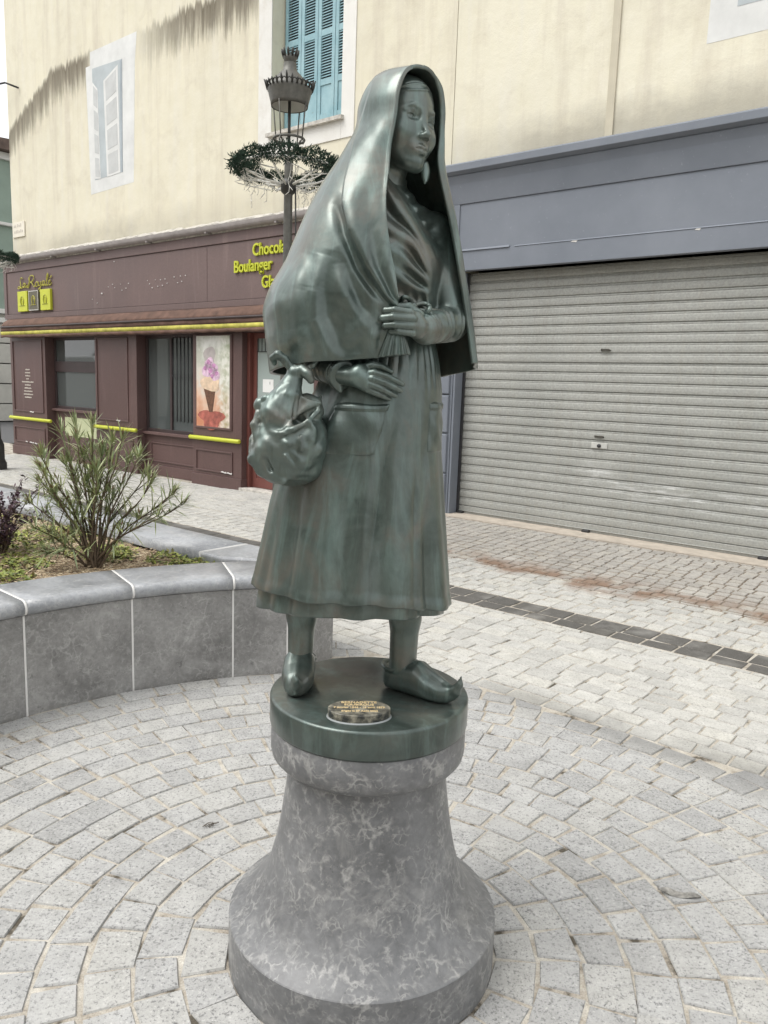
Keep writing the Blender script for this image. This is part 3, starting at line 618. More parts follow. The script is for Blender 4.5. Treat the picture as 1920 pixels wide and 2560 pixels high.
def riser(a, b, zt):
    q = sbox("stall_riser", 'plum_paint', [(a, b, 7.47, 7.64, .17, zt)]); sbox("riser_foot", 'plum_paint', [(a, b, 7.45, 7.64, 0, .168)], q); sbox("riser_ledge", 'plum_paint', [(a, b, 7.40, 7.64, zt + .001, zt + .045)], q); return q
r1 = riser(-14.258, -12.552, .90); r2 = riser(-11.298, -9.822, .66); panel_frame(r2, -11.15, -9.95, .22, .54, 7.47)
sbox("painted_patch", 'pale_panel', [(-13.9, -12.75, 7.4675, 7.470, .46, .80)], r1, 0)
# windows
def window(a, b, z0, z1, w, name="shop_window", mull=(), trans=(), fr=.05, glass='glass'):
    f_ = FB(); f_.box(a, b, w, w + .06, z0, z0 + fr); f_.box(a, b, w, w + .06, z1 - fr, z1); f_.box(a, a + fr, w, w + .06, z0 + fr, z1 - fr); f_.box(b - fr, b, w, w + .06, z0 + fr, z1 - fr)
    for m_ in mull: f_.box(m_ - fr / 2, m_ + fr / 2, w + .002, w + .058, z0 + fr, z1 - fr)
    for t_ in trans: f_.box(a + fr, b - fr, w - .004, w + .06, t_[0], t_[1])
    o = f_.put(name, 'frame_dark', shop, *SB, .003)
    xs = [a + fr] + [x for m_ in mull for x in (m_ - fr / 2, m_ + fr / 2)] + [b - fr]; zs = [z0 + fr] + [x for t_ in trans for x in t_] + [z1 - fr]
    for i in range(0, len(xs), 2):
        for j in range(0, len(zs), 2):
            g_ = FB(); g_.box(xs[i] + .001, xs[i + 1] - .001, w + .026, w + .033, zs[j] + .001, zs[j + 1] - .001); g_.put("pane", glass, o, *SB)
    return o
w1 = window(-14.257, -12.553, .946, 2.238, 7.48, trans=((1.62, 1.81),))
w2 = window(-11.297, -9.823, .706, 2.238, 7.48, mull=(-10.62,))
for i in range(7):
    mb = FB(); mb.tube([(-10.53 + i * .095, 7.465, .90), (-10.53 + i * .095, 7.465, 2.2)], .008, 6); mb.put("window_bar", 'black_metal', w2, *SB)
mb = FB(); mb.box(-10.58, -9.88, 7.472, 7.478, 1.60, 1.615); mb.put("cross_bar", 'black_metal', w2, *SB)
sbox("back_wall", 'blind', [(-14.3, -9.8, 7.60, 7.62, .9, 2.3)], None, 0)
# double door with pale blinds behind the glass
dr = sbox("door_frame", 'door_red', [(-8.698, -8.64, 7.40, 7.62, 0.02, 2.238), (-7.34, -7.282, 7.40, 7.62, 0.02, 2.238)])
for a, b in ((-8.638, -8.0), (-7.99, -7.342)):
    d_ = sbox("door_leaf", 'door_red', [(a, a + .075, 7.46, 7.51, .06, 2.235), (b - .075, b, 7.46, 7.51, .06, 2.235), (a + .075, b - .075, 7.46, 7.51, .06, .20), (a + .075, b - .075, 7.46, 7.51, .93, 1.05), (a + .075, b - .075, 7.46, 7.51, 2.16, 2.235), (a + .075, b - .075, 7.475, 7.50, .20, .93)])
    panel_frame(d_, a + .11, b - .11, .24, .89, 7.475, .012, .016); sbox("door_pane", 'glass_frosted', [(a + .076, b - .076, 7.480, 7.488, 1.051, 2.159)], d_, 0)
    if a < -8.5:
        sbox("notice", 'paper', [(a + .19, a + .41, 7.476, 7.4785, 1.42, 1.60)], d_, 0); sbox("notice_mark", 'black_metal', [(a + .335, a + .343, 7.4745, 7.4755, 1.53, 1.57)], d_, 0)
        mb = FB(); mb.tube([(a + .10, 7.455, 1.98), (b - .09, 7.455, 1.98)], .006, 6); mb.put("cross_bar", 'black_metal', d_, *SB)
        for i in range(7): mb = FB(); mb.tube([(a + .12 + i * .07, 7.455, 1.985), (a + .12 + i * .07, 7.455, 2.158)], .006, 6); mb.put("door_bar", 'black_metal', d_, *SB)
sbox("door_step", 'ledge_stone', [(-8.70, -7.28, 7.26, 7.62, 0.0, .055)])
# lime rails
for a, b in ((-15.66, -14.05), (-12.62, -11.28), (-9.86, -8.70)):
    mb = FB(); pts = [(a, 7.275, .71), (a + .012, 7.275, .71), (b - .012, 7.275, .71), (b, 7.275, .71)]; mb.tube(pts, [.024, .031, .031, .024], 14)
    rl = mb.put("rail", 'lime', shop, *SB); mb = FB()
    for x in (a + .15, b - .15): mb.box(x - .015, x + .015, 7.28, 7.31, .695, .725)
    mb.put("rail_bracket", 'lime', rl, *SB)
# lettering
for s, u_, z_ in (("Chocolatier", -8.48, 3.245), ("Boulanger", -8.87, 3.045), ("Glacier", -8.29, 2.815)):
    text_mesh("sign_letters", s, .225, 'lime', shop, (u_ - SU0, 7.300 - SW, z_), (math.pi / 2, 0, 0), .012, .86, 'LEFT', 0, .0030)
def script_stroke(parent, pts, r_=0.010):
    q = catmull(pts, len(pts) * 6); n = len(q); mb = MB()
    mb.tube([(a, 0, b) for a, b in q], [r_ * (0.55 + 0.6 * abs(math.sin(i * 0.23))) for i in range(n)], 6); return mb
sg = {'L': [(.18, .19), (.13, .22), (.08, .17), (.10, .06), (.06, .0), (-.01, .0), (.0, .04), (.06, .03), (.13, .0), (.17, .03)], 'a1': [(.27, .09), (.22, .10), (.19, .05), (.22, .01), (.26, .06), (.28, .09), (.27, .03), (.31, .01), (.34, .05)],
      'R': [(.46, .20), (.44, .08), (.40, .0), (.36, .01), (.38, .05), (.44, .13), (.43, .20), (.50, .24), (.60, .23), (.62, .17), (.55, .12), (.48, .11), (.55, .08), (.60, .01), (.65, .01), (.68, .05)],
      'o': [(.73, .10), (.68, .07), (.69, .01), (.75, .01), (.77, .07), (.73, .10), (.78, .09)], 'y': [(.81, .10), (.80, .03), (.85, .02), (.90, .10), (.88, .02), (.85, -.08), (.79, -.11), (.78, -.07), (.86, -.02), (.94, .04)],
      'a2': [(1.02, .10), (.97, .10), (.95, .04), (.98, .01), (1.02, .06), (1.04, .10), (1.03, .03), (1.07, .01), (1.09, .05)], 'l': [(1.09, .05), (1.16, .19), (1.15, .25), (1.11, .18), (1.10, .03), (1.14, .01), (1.17, .04)], 'e': [(1.17, .04), (1.23, .08), (1.22, .11), (1.18, .08), (1.18, .02), (1.24, .01), (1.29, .05)], 'acc': [(1.22, .14), (1.29, .19)]}
for pts in sg.values():
    o = script_stroke(shop, [(a * .97, b * .86) for a, b in pts]).build("sign_letter", 'lime_faded', shop); o.location = (-15.16 - SU0, 7.298 - SW, 3.145)
for i, (a, b) in enumerate(((-15.16, -14.79), (-14.73, -14.36), (-14.29, -13.93))):
    m_ = 'sign_grey' if i == 1 else 'lime'; dk = 'lime_faded' if i == 1 else 'lime_dull'
    pl_ = sbox("sign_tile", m_, [(a, b, 7.268, 7.317, 2.715, 3.085)], None, .006)
    mb = FB(); cx = (a + b) / 2; pts = [(cx + .065 * math.sin(t) * (1 - .12 * abs(math.cos(t))), 7.266, 2.90 + .085 * math.cos(t)) for t in np.linspace(-2.6, 2.6, 19)]
    mb.tube(pts, .008, 6); mb.tube([(cx - .10, 7.266, 2.822), (cx + .10, 7.266, 2.822)], .006, 6); mb.tube([(cx - .03, 7.266, 2.83), (cx - .035, 7.266, 2.92), (cx, 7.266, 2.95), (cx + .035, 7.266, 2.92), (cx + .03, 7.266, 2.83)], .005, 6)
    mb.put("sign_emblem", dk, pl_, *SB)
    if i == 1:
        mb = FB(); mb.box(a + .01, b - .01, 7.265, 7.2685, 2.725, 2.735); mb.box(a + .01, b - .01, 7.265, 7.2685, 3.065, 3.075); mb.box(a + .01, a + .02, 7.265, 7.2685, 2.735, 3.065); mb.box(b - .02, b - .01, 7.265, 7.2685, 2.735, 3.065); mb.put("sign_border", 'chip_white', pl_, *SB)
# bolts left where other letters were taken down
bolts = [(.605, .397, 1.6), (.545, .43, .8), (.575, .452, 1), (.643, .358, .9), (.668, .343, 1), (.680, .362, .8), (.714, .342, .7), (.722, .378, 1), (.745, .366, 1), (.760, .338, 1), (.680, .212, 1), (.872, .322, .7), (.885, .342, 1), (.900, .365, 1), (.918, .318, .8), (.932, .357, 1), (.947, .318, 1), (.958, .352, 1), (.972, .314, 1), (.984, .340, 1), (1.022, .303, 1), (1.040, .338, 1), (1.055, .298, 1), (1.062, .330, 1), (1.082, .295, 1)]
mbb = MB(); mbb.lathe([(0, .014), (.006, .012), (.009, .006), (.009, 0)], seg=8); b0 = None
def bolt_pos(x, y):      # read off the fascia: tenths of its measured grid
    u_ = np.interp(x, [.110, .305, .550, .750, 1.190], [-15.17, -13.90, -12.56, -11.54, -9.49]); z_ = 3.452 - (y - np.interp(x, [.03, 1.2], [.290, .122])) * np.interp(x, [.03, 1.19], [3.28, 2.30]); return u_, z_
for x, y, s_ in bolts:
    u_, z_ = bolt_pos(x, y)
    if b0 is None: b0 = o = mbb.build("bolt", 'chip_white', shop)
    else: o = b0.copy(); COL.objects.link(o); o.parent = shop
    o.location = (u_ - SU0, 7.3175 - SW, z_); o.rotation_euler = (math.pi / 2, 0, 0); o.scale = (s_, s_, s_)
# faint list of wares lettered on the first pilaster
mb = FB()
for i, wd in enumerate((.14, .18, .16, .10, .44, .22, .26, .30, .34, .26)):
    z_ = 1.63 - i * .058; x = -14.96 - wd / 2
    while x < -14.96 + wd / 2:
        l_ = R.uniform(.018, .03); mb.box(x, x + l_, SW - .0035, SW - .0005, z_, z_ + R.uniform(.018, .026)); x += l_ + .008
tag(mb.put("list_lettering", 'faded_ink', p1, *SB), kind='stuff')
# scuffed paint along the mouldings
for a, z_, par in ((-15.1, .262, p1), (-14.75, .250, p1), (-14.95, .258, p1), (-9.15, .236, p3), (-9.02, .232, p3), (-14.9, .845, p1), (-11.9, .842, p2)):
    mb = FB(); l_ = R.uniform(.08, .2); mb.prism([(a, z_), (a + l_ * .3, z_ + .018), (a + l_ * .7, z_ + .006), (a + l_, z_ + .016), (a + l_ * .9, z_ - .012), (a + l_ * .4, z_ - .004)], 'y', SW - .0185, SW - .0165); mb.put("paint_chip", 'chip_white', par, *SB)
# ice-cream poster
pf = -9.335
po = fthing("ice_cream_poster", pf, SW - .005, 1.53); tag(po, "tall ice cream cone poster on the bakery front beside the door", "poster")
k = NT('poster_ground'); v = k.coord('Object'); sp = k.sep(v); n1 = k.noise(v, 4, 4, 0.6); n2 = k.noise(v, 9, 4, 0.6)
c = k.ramp(k.math('ADD', k.math('MULTIPLY', sp['Z'], 0.75), k.math('MULTIPLY', n1, 1.0)), [(0.0, (0.52, 0.22, 0.12)), (0.32, (0.66, 0.44, 0.32)), (0.55, (0.62, 0.58, 0.52)), (0.8, (0.46, 0.47, 0.40)), (1.0, (0.72, 0.72, 0.68))])
c = k.mix(k.math('MULTIPLY', k.ramp(k.math('ADD', sp['X'], k.math('MULTIPLY', n2, 0.5)), [(0.34, (0, 0, 0)), (0.5, (1, 1, 1))]), 0.7), c, k.ramp(n2, [(0.35, (0.28, 0.33, 0.18)), (0.6, (0.75, 0.74, 0.68))]))
M['poster_ground'] = k.set(Base_Color=c, Roughness=0.4)
plain('print_purple', (0.42, 0.20, 0.36), 0.5, 0.5, 22); plain('print_lilac', (0.62, 0.44, 0.56), 0.5, 0.3, 18); plain('print_cream', (0.66, 0.50, 0.36), 0.5, 0.25, 12); plain('print_cone', (0.13, 0.06, 0.035), 0.5, 0.4, 30); plain('print_red', (0.34, 0.10, 0.075), 0.5, 0.55, 7); plain('print_grey', (0.40, 0.36, 0.35), 0.5, 0.2, 9)
PB2 = (pf, SW - .005)
mb = FB(); mb.box(-9.715, -8.945, 7.293, 7.302, .885, 2.195); mb.put("poster_sheet", 'poster_ground', po, *PB2, 0, 1.53)
mb = FB(); t = .03
for b in ((-9.745, -8.915, 7.288, 7.309, .855, .885), (-9.745, -8.915, 7.288, 7.309, 2.195, 2.215), (-9.745, -9.715, 7.288, 7.309, .885, 2.195), (-8.945, -8.915, 7.288, 7.309, .885, 2.195)): mb.box(*b)
mb.put("poster_frame", 'plum_paint', po, *PB2, .003, 1.53)
def blob(cx, cz, rx, rz, name, mat, lay, n=22, wob=.12):
    ph = R.uniform(0, 6); pts = [(cx + rx * math.cos(a) * (1 + wob * math.sin(3 * a + ph) + wob * .6 * math.sin(5 * a)), cz + rz * math.sin(a) * (1 + wob * math.sin(3 * a + ph))) for a in np.linspace(0, 2 * math.pi, n, endpoint=False)]
    flat(pts[::-1], 7.293 - .0008 * lay, name, mat, po, PB2, 1.53, .0006)
blob(-9.40, 1.90, .13, .15, "printed_vanilla", 'print_grey', 1); blob(-9.36, 1.00, .27, .14, "printed_leaves", 'print_red', 1, 22, .2)
flat([(-9.56, 1.50), (-9.25, 1.50), (-9.33, 1.10), (-9.41, 1.10)][::-1], 7.293 - .0016, "printed_cone", 'print_cone', po, PB2, 1.53, .0006)
blob(-9.38, 1.52, .22, .12, "printed_wafer", 'print_cream', 3); 
for cx, cz, rr_ in ((-9.47, 1.70, .10), (-9.33, 1.72, .11), (-9.40, 1.79, .10), (-9.26, 1.64, .09)): blob(cx, cz, rr_, rr_, "printed_scoop", 'print_lilac', 4)
for cx, cz, rr_ in ((-9.50, 1.73, .04), (-9.38, 1.70, .05), (-9.30, 1.77, .04), (-9.42, 1.82, .045), (-9.24, 1.66, .04), (-9.34, 1.62, .04)): blob(cx, cz, rr_, rr_ * .8, "printed_swirl", 'print_purple', 5)

# ---- house across the side street
plain('far_green', (0.26, 0.33, 0.28), 0.85, 0.08, 2); plain('far_stone', (0.50, 0.49, 0.45), 0.85, 0.1, 3); plain('far_white', (0.66, 0.66, 0.63), 0.8, 0.05, 3)
fh = fthing("far_house", -30, 9.0); tag(fh, "narrow glimpse of a pale green house with white bands behind the bakery corner", "house")
FB2 = (-30, 9.0)
mb = FB(); mb.box(-42, -26.2, 9.0, 20, 3.6, 8.4); mb.put("upper_wall", 'far_green', fh, *FB2)
for i, (za, zb) in enumerate(((0, .55), (.58, 1.2), (1.23, 1.85), (1.88, 2.5), (2.53, 3.15))):
    mb = FB(); mb.box(-42, -26.18, 8.98, 20, za, zb); mb.put("stone_course", 'far_stone', fh, *FB2, .02)
for za, zb in ((3.16, 3.32), (3.45, 3.6), (4.9, 5.02), (6.2, 6.3), (8.2, 8.42)):
    mb = FB(); mb.box(-42.1, -26.08, 8.88, 20.1, za, zb); mb.put("white_band", 'far_white', fh, *FB2, .02)
mb = FB(); mb.box(-42, -26.25, 9.02, 20, 3.33, 3.44); mb.put("recess_band", 'far_stone', fh, *FB2)
mb = FB(); mb.prism([(8.5, 8.43), (8.5, 8.55), (14.5, 8.9), (20.5, 8.55), (20.5, 8.43)], 'x', -42.4, -25.8); mb.put("roof", 'roof_tile', fh, *FB2)
# veined stone
def marble(name, base, vein, vscale=1.0, rough=0.55, dark=0.75, vmul=1.0, runs=False):
    k = NT(name); v = k.coord('World')
    wv = k.noise(v, 3.2 * vscale, 5, 0.6)
    warp = k.n('ShaderNodeVectorMath', operation='ADD'); sc = k.n('ShaderNodeVectorMath', operation='SCALE')
    nz = k.n('ShaderNodeTexNoise'); nz.inputs['Scale'].default_value = 9 * vscale; nz.inputs['Detail'].default_value = 4; k.l(v, nz.inputs['Vector'])
    k.l(nz.outputs['Color'], sc.inputs[0]); sc.inputs['Scale'].default_value = 0.16 / vscale
    k.l(v, warp.inputs[0]); k.l(sc.outputs[0], warp.inputs[1])
    ed = k.voro(warp.outputs[0], 11 * vscale, 'DISTANCE_TO_EDGE')
    ed2 = k.voro(warp.outputs[0], 27 * vscale, 'DISTANCE_TO_EDGE')
    msk = k.noise(v, 8 * vscale, 3, 0.6); msk2 = k.noise(v, 17 * vscale, 3, 0.6)
    a = k.math('MULTIPLY', k.ramp(ed, [(0.0, (1, 1, 1)), (0.02, (0.8, 0.8, 0.8)), (0.085, (0, 0, 0))]), k.ramp(msk, [(0.46, (0, 0, 0)), (0.60, (1, 1, 1))]))
    b = k.math('MULTIPLY', k.ramp(ed2, [(0.0, (1, 1, 1)), (0.03, (0.7, 0.7, 0.7)), (0.13, (0, 0, 0))]), k.ramp(msk2, [(0.46, (0, 0, 0)), (0.62, (1, 1, 1))]))
    c = k.ramp(wv, [(0.3, tuple(x * dark for x in base)), (0.7, tuple(x * 1.12 for x in base))])
    fine = k.noise(v, 55, 5, 0.65)
    c = k.mix(0.35, c, k.ramp(fine, [(0.3, (0.25, 0.25, 0.25)), (0.7, (0.75, 0.75, 0.75))]), 'OVERLAY')
    ms = k.noise(v, 26, 5, 0.7); frag = k.ramp(ms, [(0.40, (0.0, 0.0, 0.0)), (0.52, (1, 1, 1))])
    c = k.mix(k.math('MULTIPLY', k.math('MULTIPLY', a, frag), 0.66 * vmul, None, True), c, vein); c = k.mix(k.math('MULTIPLY', k.math('MULTIPLY', b, frag), 0.60 * vmul, None, True), c, vein)
    pa = k.ramp(k.noise(v, 5.5, 6, 0.7, 1.2), [(0.54, (0, 0, 0)), (0.64, (1, 1, 1))]); c = k.mix(k.math('MULTIPLY', pa, 0.26), c, vein)
    pb = k.ramp(k.noise(v, 17, 6, 0.75, 1.5), [(0.58, (0, 0, 0)), (0.64, (1, 1, 1))]); c = k.mix(k.math('MULTIPLY', pb, 0.35 * vmul, None, True), c, vein)
    pit = k.ramp(k.voro(v, 70, 'F1'), [(0.10, (1, 1, 1)), (0.16, (0, 0, 0))])
    pm = k.ramp(k.noise(v, 12, 2), [(0.54, (0, 0, 0)), (0.64, (1, 1, 1))])
    c = k.mix(k.math('MULTIPLY', k.math('MULTIPLY', pit, pm), 0.6), c, tuple(x * 0.3 for x in base))
    if runs:                                        # lime runs down the face
        st = k.n('ShaderNodeMapping'); st.inputs['Scale'].default_value = (16, 16, 0.5); k.l(v, st.inputs['Vector'])
        c = k.mix(k.math('MULTIPLY', k.ramp(k.noise(st.outputs[0], 1.0, 3, 0.6), [(0.62, (0, 0, 0)), (0.74, (1, 1, 1))]), 0.35), c, (0.42, 0.42, 0.42))
        spk = k.ramp(k.noise(v, 42, 3, 0.7), [(0.66, (0, 0, 0)), (0.72, (1, 1, 1))]); c = k.mix(k.math('MULTIPLY', spk, 0.5), c, (0.42, 0.41, 0.39))
        dk = k.ramp(k.noise(v, 24, 4, 0.7), [(0.30, (1, 1, 1)), (0.38, (0, 0, 0))]); c = k.mix(k.math('MULTIPLY', dk, 0.5), c, tuple(x * 0.35 for x in base))
    nrm = k.bump(fine, 0.08, 0.003)
    M[name] = k.set(Base_Color=c, Roughness=k.ramp(wv, [(0.3, (rough - .1,) * 3), (0.7, (rough + .1,) * 3)]), Normal=nrm)
# ================================================================== street lamps and wreaths
plain('lamp_paint', (0.115, 0.112, 0.100), 0.5, 0.25, 22, 0.3); plain('lamp_lens', (0.42, 0.42, 0.38), 0.3, 0.1, 5); plain('lamp_dark', (0.045, 0.045, 0.042), 0.5, 0.2, 22, 0.3)
def make_lamp(loc):
    t = empty("street_lamp", loc)
    mb = MB(); mb.lathe([(.18, 0), (.18, .10), (.165, .12), (.150, .16), (.148, .40), (.125, .46), (.105, .50), (.095, .78), (.075, .86), (.080, .92), (.060, .98), (.055, 1.05)], seg=8, smooth=False); mb.build("base", 'lamp_dark', t)
    mb = MB(); mb.lathe([(.052, 1.04), (.046, 1.1), (.040, 2.0), (.036, 2.6), (.034, 3.38)], seg=16); mb.lathe([(.036, 2.28), (.05, 2.30), (.05, 2.33), (.036, 2.35)], seg=16); mb.build("pole", 'lamp_paint', t)
    mb = MB(); mb.lathe([(.036, 3.06), (.058, 3.08), (.062, 3.13), (.050, 3.17), (.036, 3.18)], seg=16); mb.build("clamp", 'lamp_dark', t)
    # lantern: ring, four bars, drum with reflector, perforated crown, conical hood and finial
    mb = MB(); n = 40; mb.tube([(.122 * math.cos(2 * math.pi * i / n), .122 * math.sin(2 * math.pi * i / n), 3.48) for i in range(n + 1)], .010, 6); mb.build("lower_ring", 'lamp_paint', t)
    for k_ in range(4):
        a = math.pi / 4 + k_ * math.pi / 2 + .35; c_, s_ = math.cos(a), math.sin(a)
        mb = MB(); mb.tube([(.122 * c_, .122 * s_, 3.48), (.150 * c_, .150 * s_, 3.74)], .0055, 6); mb.build("lantern_bar", 'lamp_paint', t)
        mb = MB(); mb.tube([(.035 * c_, .035 * s_, 3.36), (.075 * c_, .075 * s_, 3.40), (.105 * c_, .105 * s_, 3.46), (.130 * c_, .130 * s_, 3.47), (.140 * c_, .140 * s_, 3.445), (.128 * c_, .128 * s_, 3.43)], [.008, .008, .007, .007, .006, .004], 6); mb.build("scroll", 'lamp_paint', t)
    mb = MB(); mb.tube([(0, 0, 3.36), (0, 0, 3.80)], .012, 8); mb.build("stem", 'lamp_dark', t)
    mb = MB(); mb.lathe([(.138, 3.725), (.145, 3.72), (.150, 3.75), (.164, 3.80), (.170, 3.83), (.176, 3.845), (.170, 3.86), (.150, 3.862)], seg=40); mb.build("drum", 'lamp_paint', t)
    mb = MB(); mb.lathe([(.137, 3.725), (.075, 3.765), (0.0, 3.775)], seg=32); mb.build("reflector", 'lamp_lens', t)
    mb = MB(); mb.lathe([(.155, 3.862), (.128, 3.91), (.090, 3.955), (.058, 3.985), (.050, 4.02), (.050, 4.045)], seg=32); mb.build("hood", 'lamp_paint', t)
    mb = MB()
    for k_ in range(28):
        a = 2 * math.pi * k_ / 28; h = .032 + (.030 if k_ % 7 == 0 else (.014 if k_ % 7 in (1, 6) else 0)); w_ = .055
        p = lambda aa, r_, z_: (r_ * math.cos(aa), r_ * math.sin(aa), z_)
        mb.tube([p(a, .176, 3.845), p(a, .182 + h * .15, 3.86 + h * .6), p(a, .184 + h * .35, 3.86 + h)], [.008, .010, .003], 5); mb.tube([p(a, .180, 3.87), p(a + .11, .182, 3.885), p(a + .224, .180, 3.87)], .005, 5)
    tag(mb.build("crown", 'lamp_dark', t), kind='stuff')
    mb = MB(); mb.lathe([(.036, 4.04), (.044, 4.055), (.052, 4.075), (.056, 4.09), (.044, 4.092)], seg=20); mb.build("finial_cup", 'lamp_paint', t)
    mb = MB()
    for k_ in range(11):
        a = 2 * math.pi * k_ / 11; mb.tube([(.053 * math.cos(a), .053 * math.sin(a), 4.085), (.062 * math.cos(a), .062 * math.sin(a), 4.12), (.068 * math.cos(a), .068 * math.sin(a), 4.14)], [.009, .011, .005], 5)
    tag(mb.build("finial_crown", 'lamp_dark', t), kind='stuff')
    return t
def copy_tree(o, parent=None):
    c = o.copy(); COL.objects.link(c); c.parent = parent
    for ch in o.children: copy_tree(ch, c)
    return c
lamp1 = make_lamp((-0.862, 6.65, 0)); tag(lamp1, "ornate lantern street lamp standing behind the statue's shoulder", "street lamp", "lantern street lamps")
lamp2 = copy_tree(lamp1); lamp2.location = (-6.40, 12.8, 0); tag(lamp2, "street lamp cut off by the left edge, only its black foot showing", "street lamp")
# evergreen wreath on white spokes with icicle lights
k = NT('pine'); g_ = k.n('ShaderNodeNewGeometry'); M['pine'] = k.set(Base_Color=k.ramp(g_.outputs['Random Per Island'], [(0, (0.012, 0.030, 0.020)), (0.6, (0.030, 0.065, 0.042)), (1, (0.065, 0.115, 0.075))]), Roughness=0.7)
plain('white_wire', (0.72, 0.71, 0.66), 0.6, 0.08, 20)
def make_wreath(loc, seed):
    rr = random.Random(seed); t = empty("lamp_wreath", loc)
    mb = MB(); RW_ = 0.405
    for i in range(7500):
        a = rr.uniform(0, 2 * math.pi); b = rr.uniform(0, 2 * math.pi); q = .056 * math.sqrt(rr.random())
        lump = 1 + .35 * math.sin(a * 9 + seed) + .2 * math.sin(a * 17)
        cx = (RW_ + q * math.cos(b) * lump) * math.cos(a); cy = (RW_ + q * math.cos(b) * lump) * math.sin(a); cz = q * math.sin(b) * lump + .012 * math.sin(a * 3)
        d = Vector((rr.gauss(0, 1) + math.cos(a) * math.cos(b), rr.gauss(0, 1) + math.sin(a) * math.cos(b), rr.gauss(0, 1) + 1.2 * math.sin(b) + .25)).normalized(); L_ = rr.uniform(.022, .046); s_ = d.orthogonal().normalized() * .0042; s2 = d.cross(s_)
        p = Vector((cx, cy, cz)); m_ = p + d * L_ * .55; e = p + d * L_
        mb.add([p, m_ + s_, e, m_ - s_], [(0, 1, 2, 3)]); mb.add([p, m_ + s2, e, m_ - s2], [(0, 1, 2, 3)])
    tag(mb.build("pine_garland", 'pine', t), kind='stuff')
    mb = MB(); n = 36; mb.tube([(RW_ * math.cos(2 * math.pi * i / n), RW_ * math.sin(2 * math.pi * i / n), -.02) for i in range(n + 1)], .012, 6)
    for k_ in range(6):
        a = k_ * math.pi / 3 + .3; mb.tube([(.045 * math.cos(a), .045 * math.sin(a), -.14), (.24 * math.cos(a), .24 * math.sin(a), -.09), (RW_ * math.cos(a), RW_ * math.sin(a), -.02)], .008, 5)
    mb.build("hoop", 'white_wire', t)
    mb = MB()
    for k_ in range(24):
        a = rr.uniform(0, 2 * math.pi); p = Vector((RW_ * math.cos(a) * rr.uniform(.9, 1.05), RW_ * math.sin(a) * rr.uniform(.9, 1.05), -.03)); pts = [p.copy()]
        for q in range(rr.randint(3, 6)):
            p = p + Vector((rr.uniform(-.022, .022), rr.uniform(-.022, .022), -rr.uniform(.02, .05))); pts.append(p.copy())
            if rr.random() < .7: mb.tube([p, p + Vector((rr.uniform(-.03, .03), rr.uniform(-.03, .03), -rr.uniform(.005, .03)))], .0028, 4)
        mb.tube(pts, .0022, 4)
    for k_ in range(16):
        a = rr.uniform(0, 2 * math.pi); b = a + rr.uniform(-.8, .8); pts = [(RW_ * math.cos(a), RW_ * math.sin(a), -.03)] + [(rr.uniform(.1, .4) * math.cos(b) + rr.uniform(-.05, .05), rr.uniform(.1, .4) * math.sin(b), rr.uniform(-.16, -.05)) for _ in range(3)] + [(.05 * math.cos(b), .05 * math.sin(b), -.13)]
        mb.tube([tuple(p) for p in catmull(pts, 14)], .0038, 4)
    tag(mb.build("icicle_lights", 'white_wire', t), kind='stuff')
    return t
w1_ = make_wreath((-0.862, 6.65, 3.265), 3); tag(w1_, "pine wreath with tangled white icicle lights ringing the lamp behind the statue", "wreath", "pine wreaths on the street lamps")
w2_ = make_wreath((-6.40, 12.8, 3.37), 8); tag(w2_, "pine wreath end with hanging icicle lights at the left picture edge", "wreath", "pine wreaths on the street lamps")
mb = MB(); mb.tube([(-.80, 6.62, 3.1), (-.79, 6.6, 2.7), (-.80, 6.6, 2.2), (-.815, 6.61, 1.6)], .007, 5); tag(mb.build("lamp_cable", 'lamp_dark'), "thin dark cable dropping from the wreath along the lamp pole", "cable")

# ================================================================== stone planter
marble('planter_stone', (0.270, 0.265, 0.257), (0.44, 0.435, 0.42), 1.3, 0.45, 0.58, 0.8, True); marble('cap_stone', (0.30, 0.31, 0.325), (0.46, 0.46, 0.46), 1.3, 0.38, 0.80); plain('white_mortar', (0.70, 0.69, 0.67), 0.9, 0.06, 20)
pt = empty("stone_planter", (-1.35, 4.2, 0)); tag(pt, "raised grey stone planter with a curved front, rounded capstones and white joints", "planter"); PO = (-1.35, 4.2, 0)
AJ = [math.radians(a) for a in (102.9, 110.7, 124.5, 138.2, 152.0, 165.8, 179.6)]
def pol(r_, a): return (PCX + r_ * math.cos(a), PCY + r_ * math.sin(a))
Apt = pol(RW, AJ[0]); Bpt = tuple(FP(-2.98, 3.19))[:2]
def blockmesh(outer, inner, z0, z1):
    mb = MB(); n = len(outer); V = []
    for z_ in (z0, z1): V += [(x, y, z_) for x, y in outer] + [(x, y, z_) for x, y in inner]
    m = 2 * n; F = []
    for i in range(n - 1):
        F += [(i, i + 1, m + i + 1, m + i), (n + i + 1, n + i, m + n + i, m + n + i + 1), (m + i, m + i + 1, m + n + i + 1, m + n + i), (i + 1, i, n + i, n + i + 1)]
    F += [(0, m, m + n, n), (n - 1, n + n - 1, m + n + n - 1, m + n - 1)]
    return mb.add(V, F)
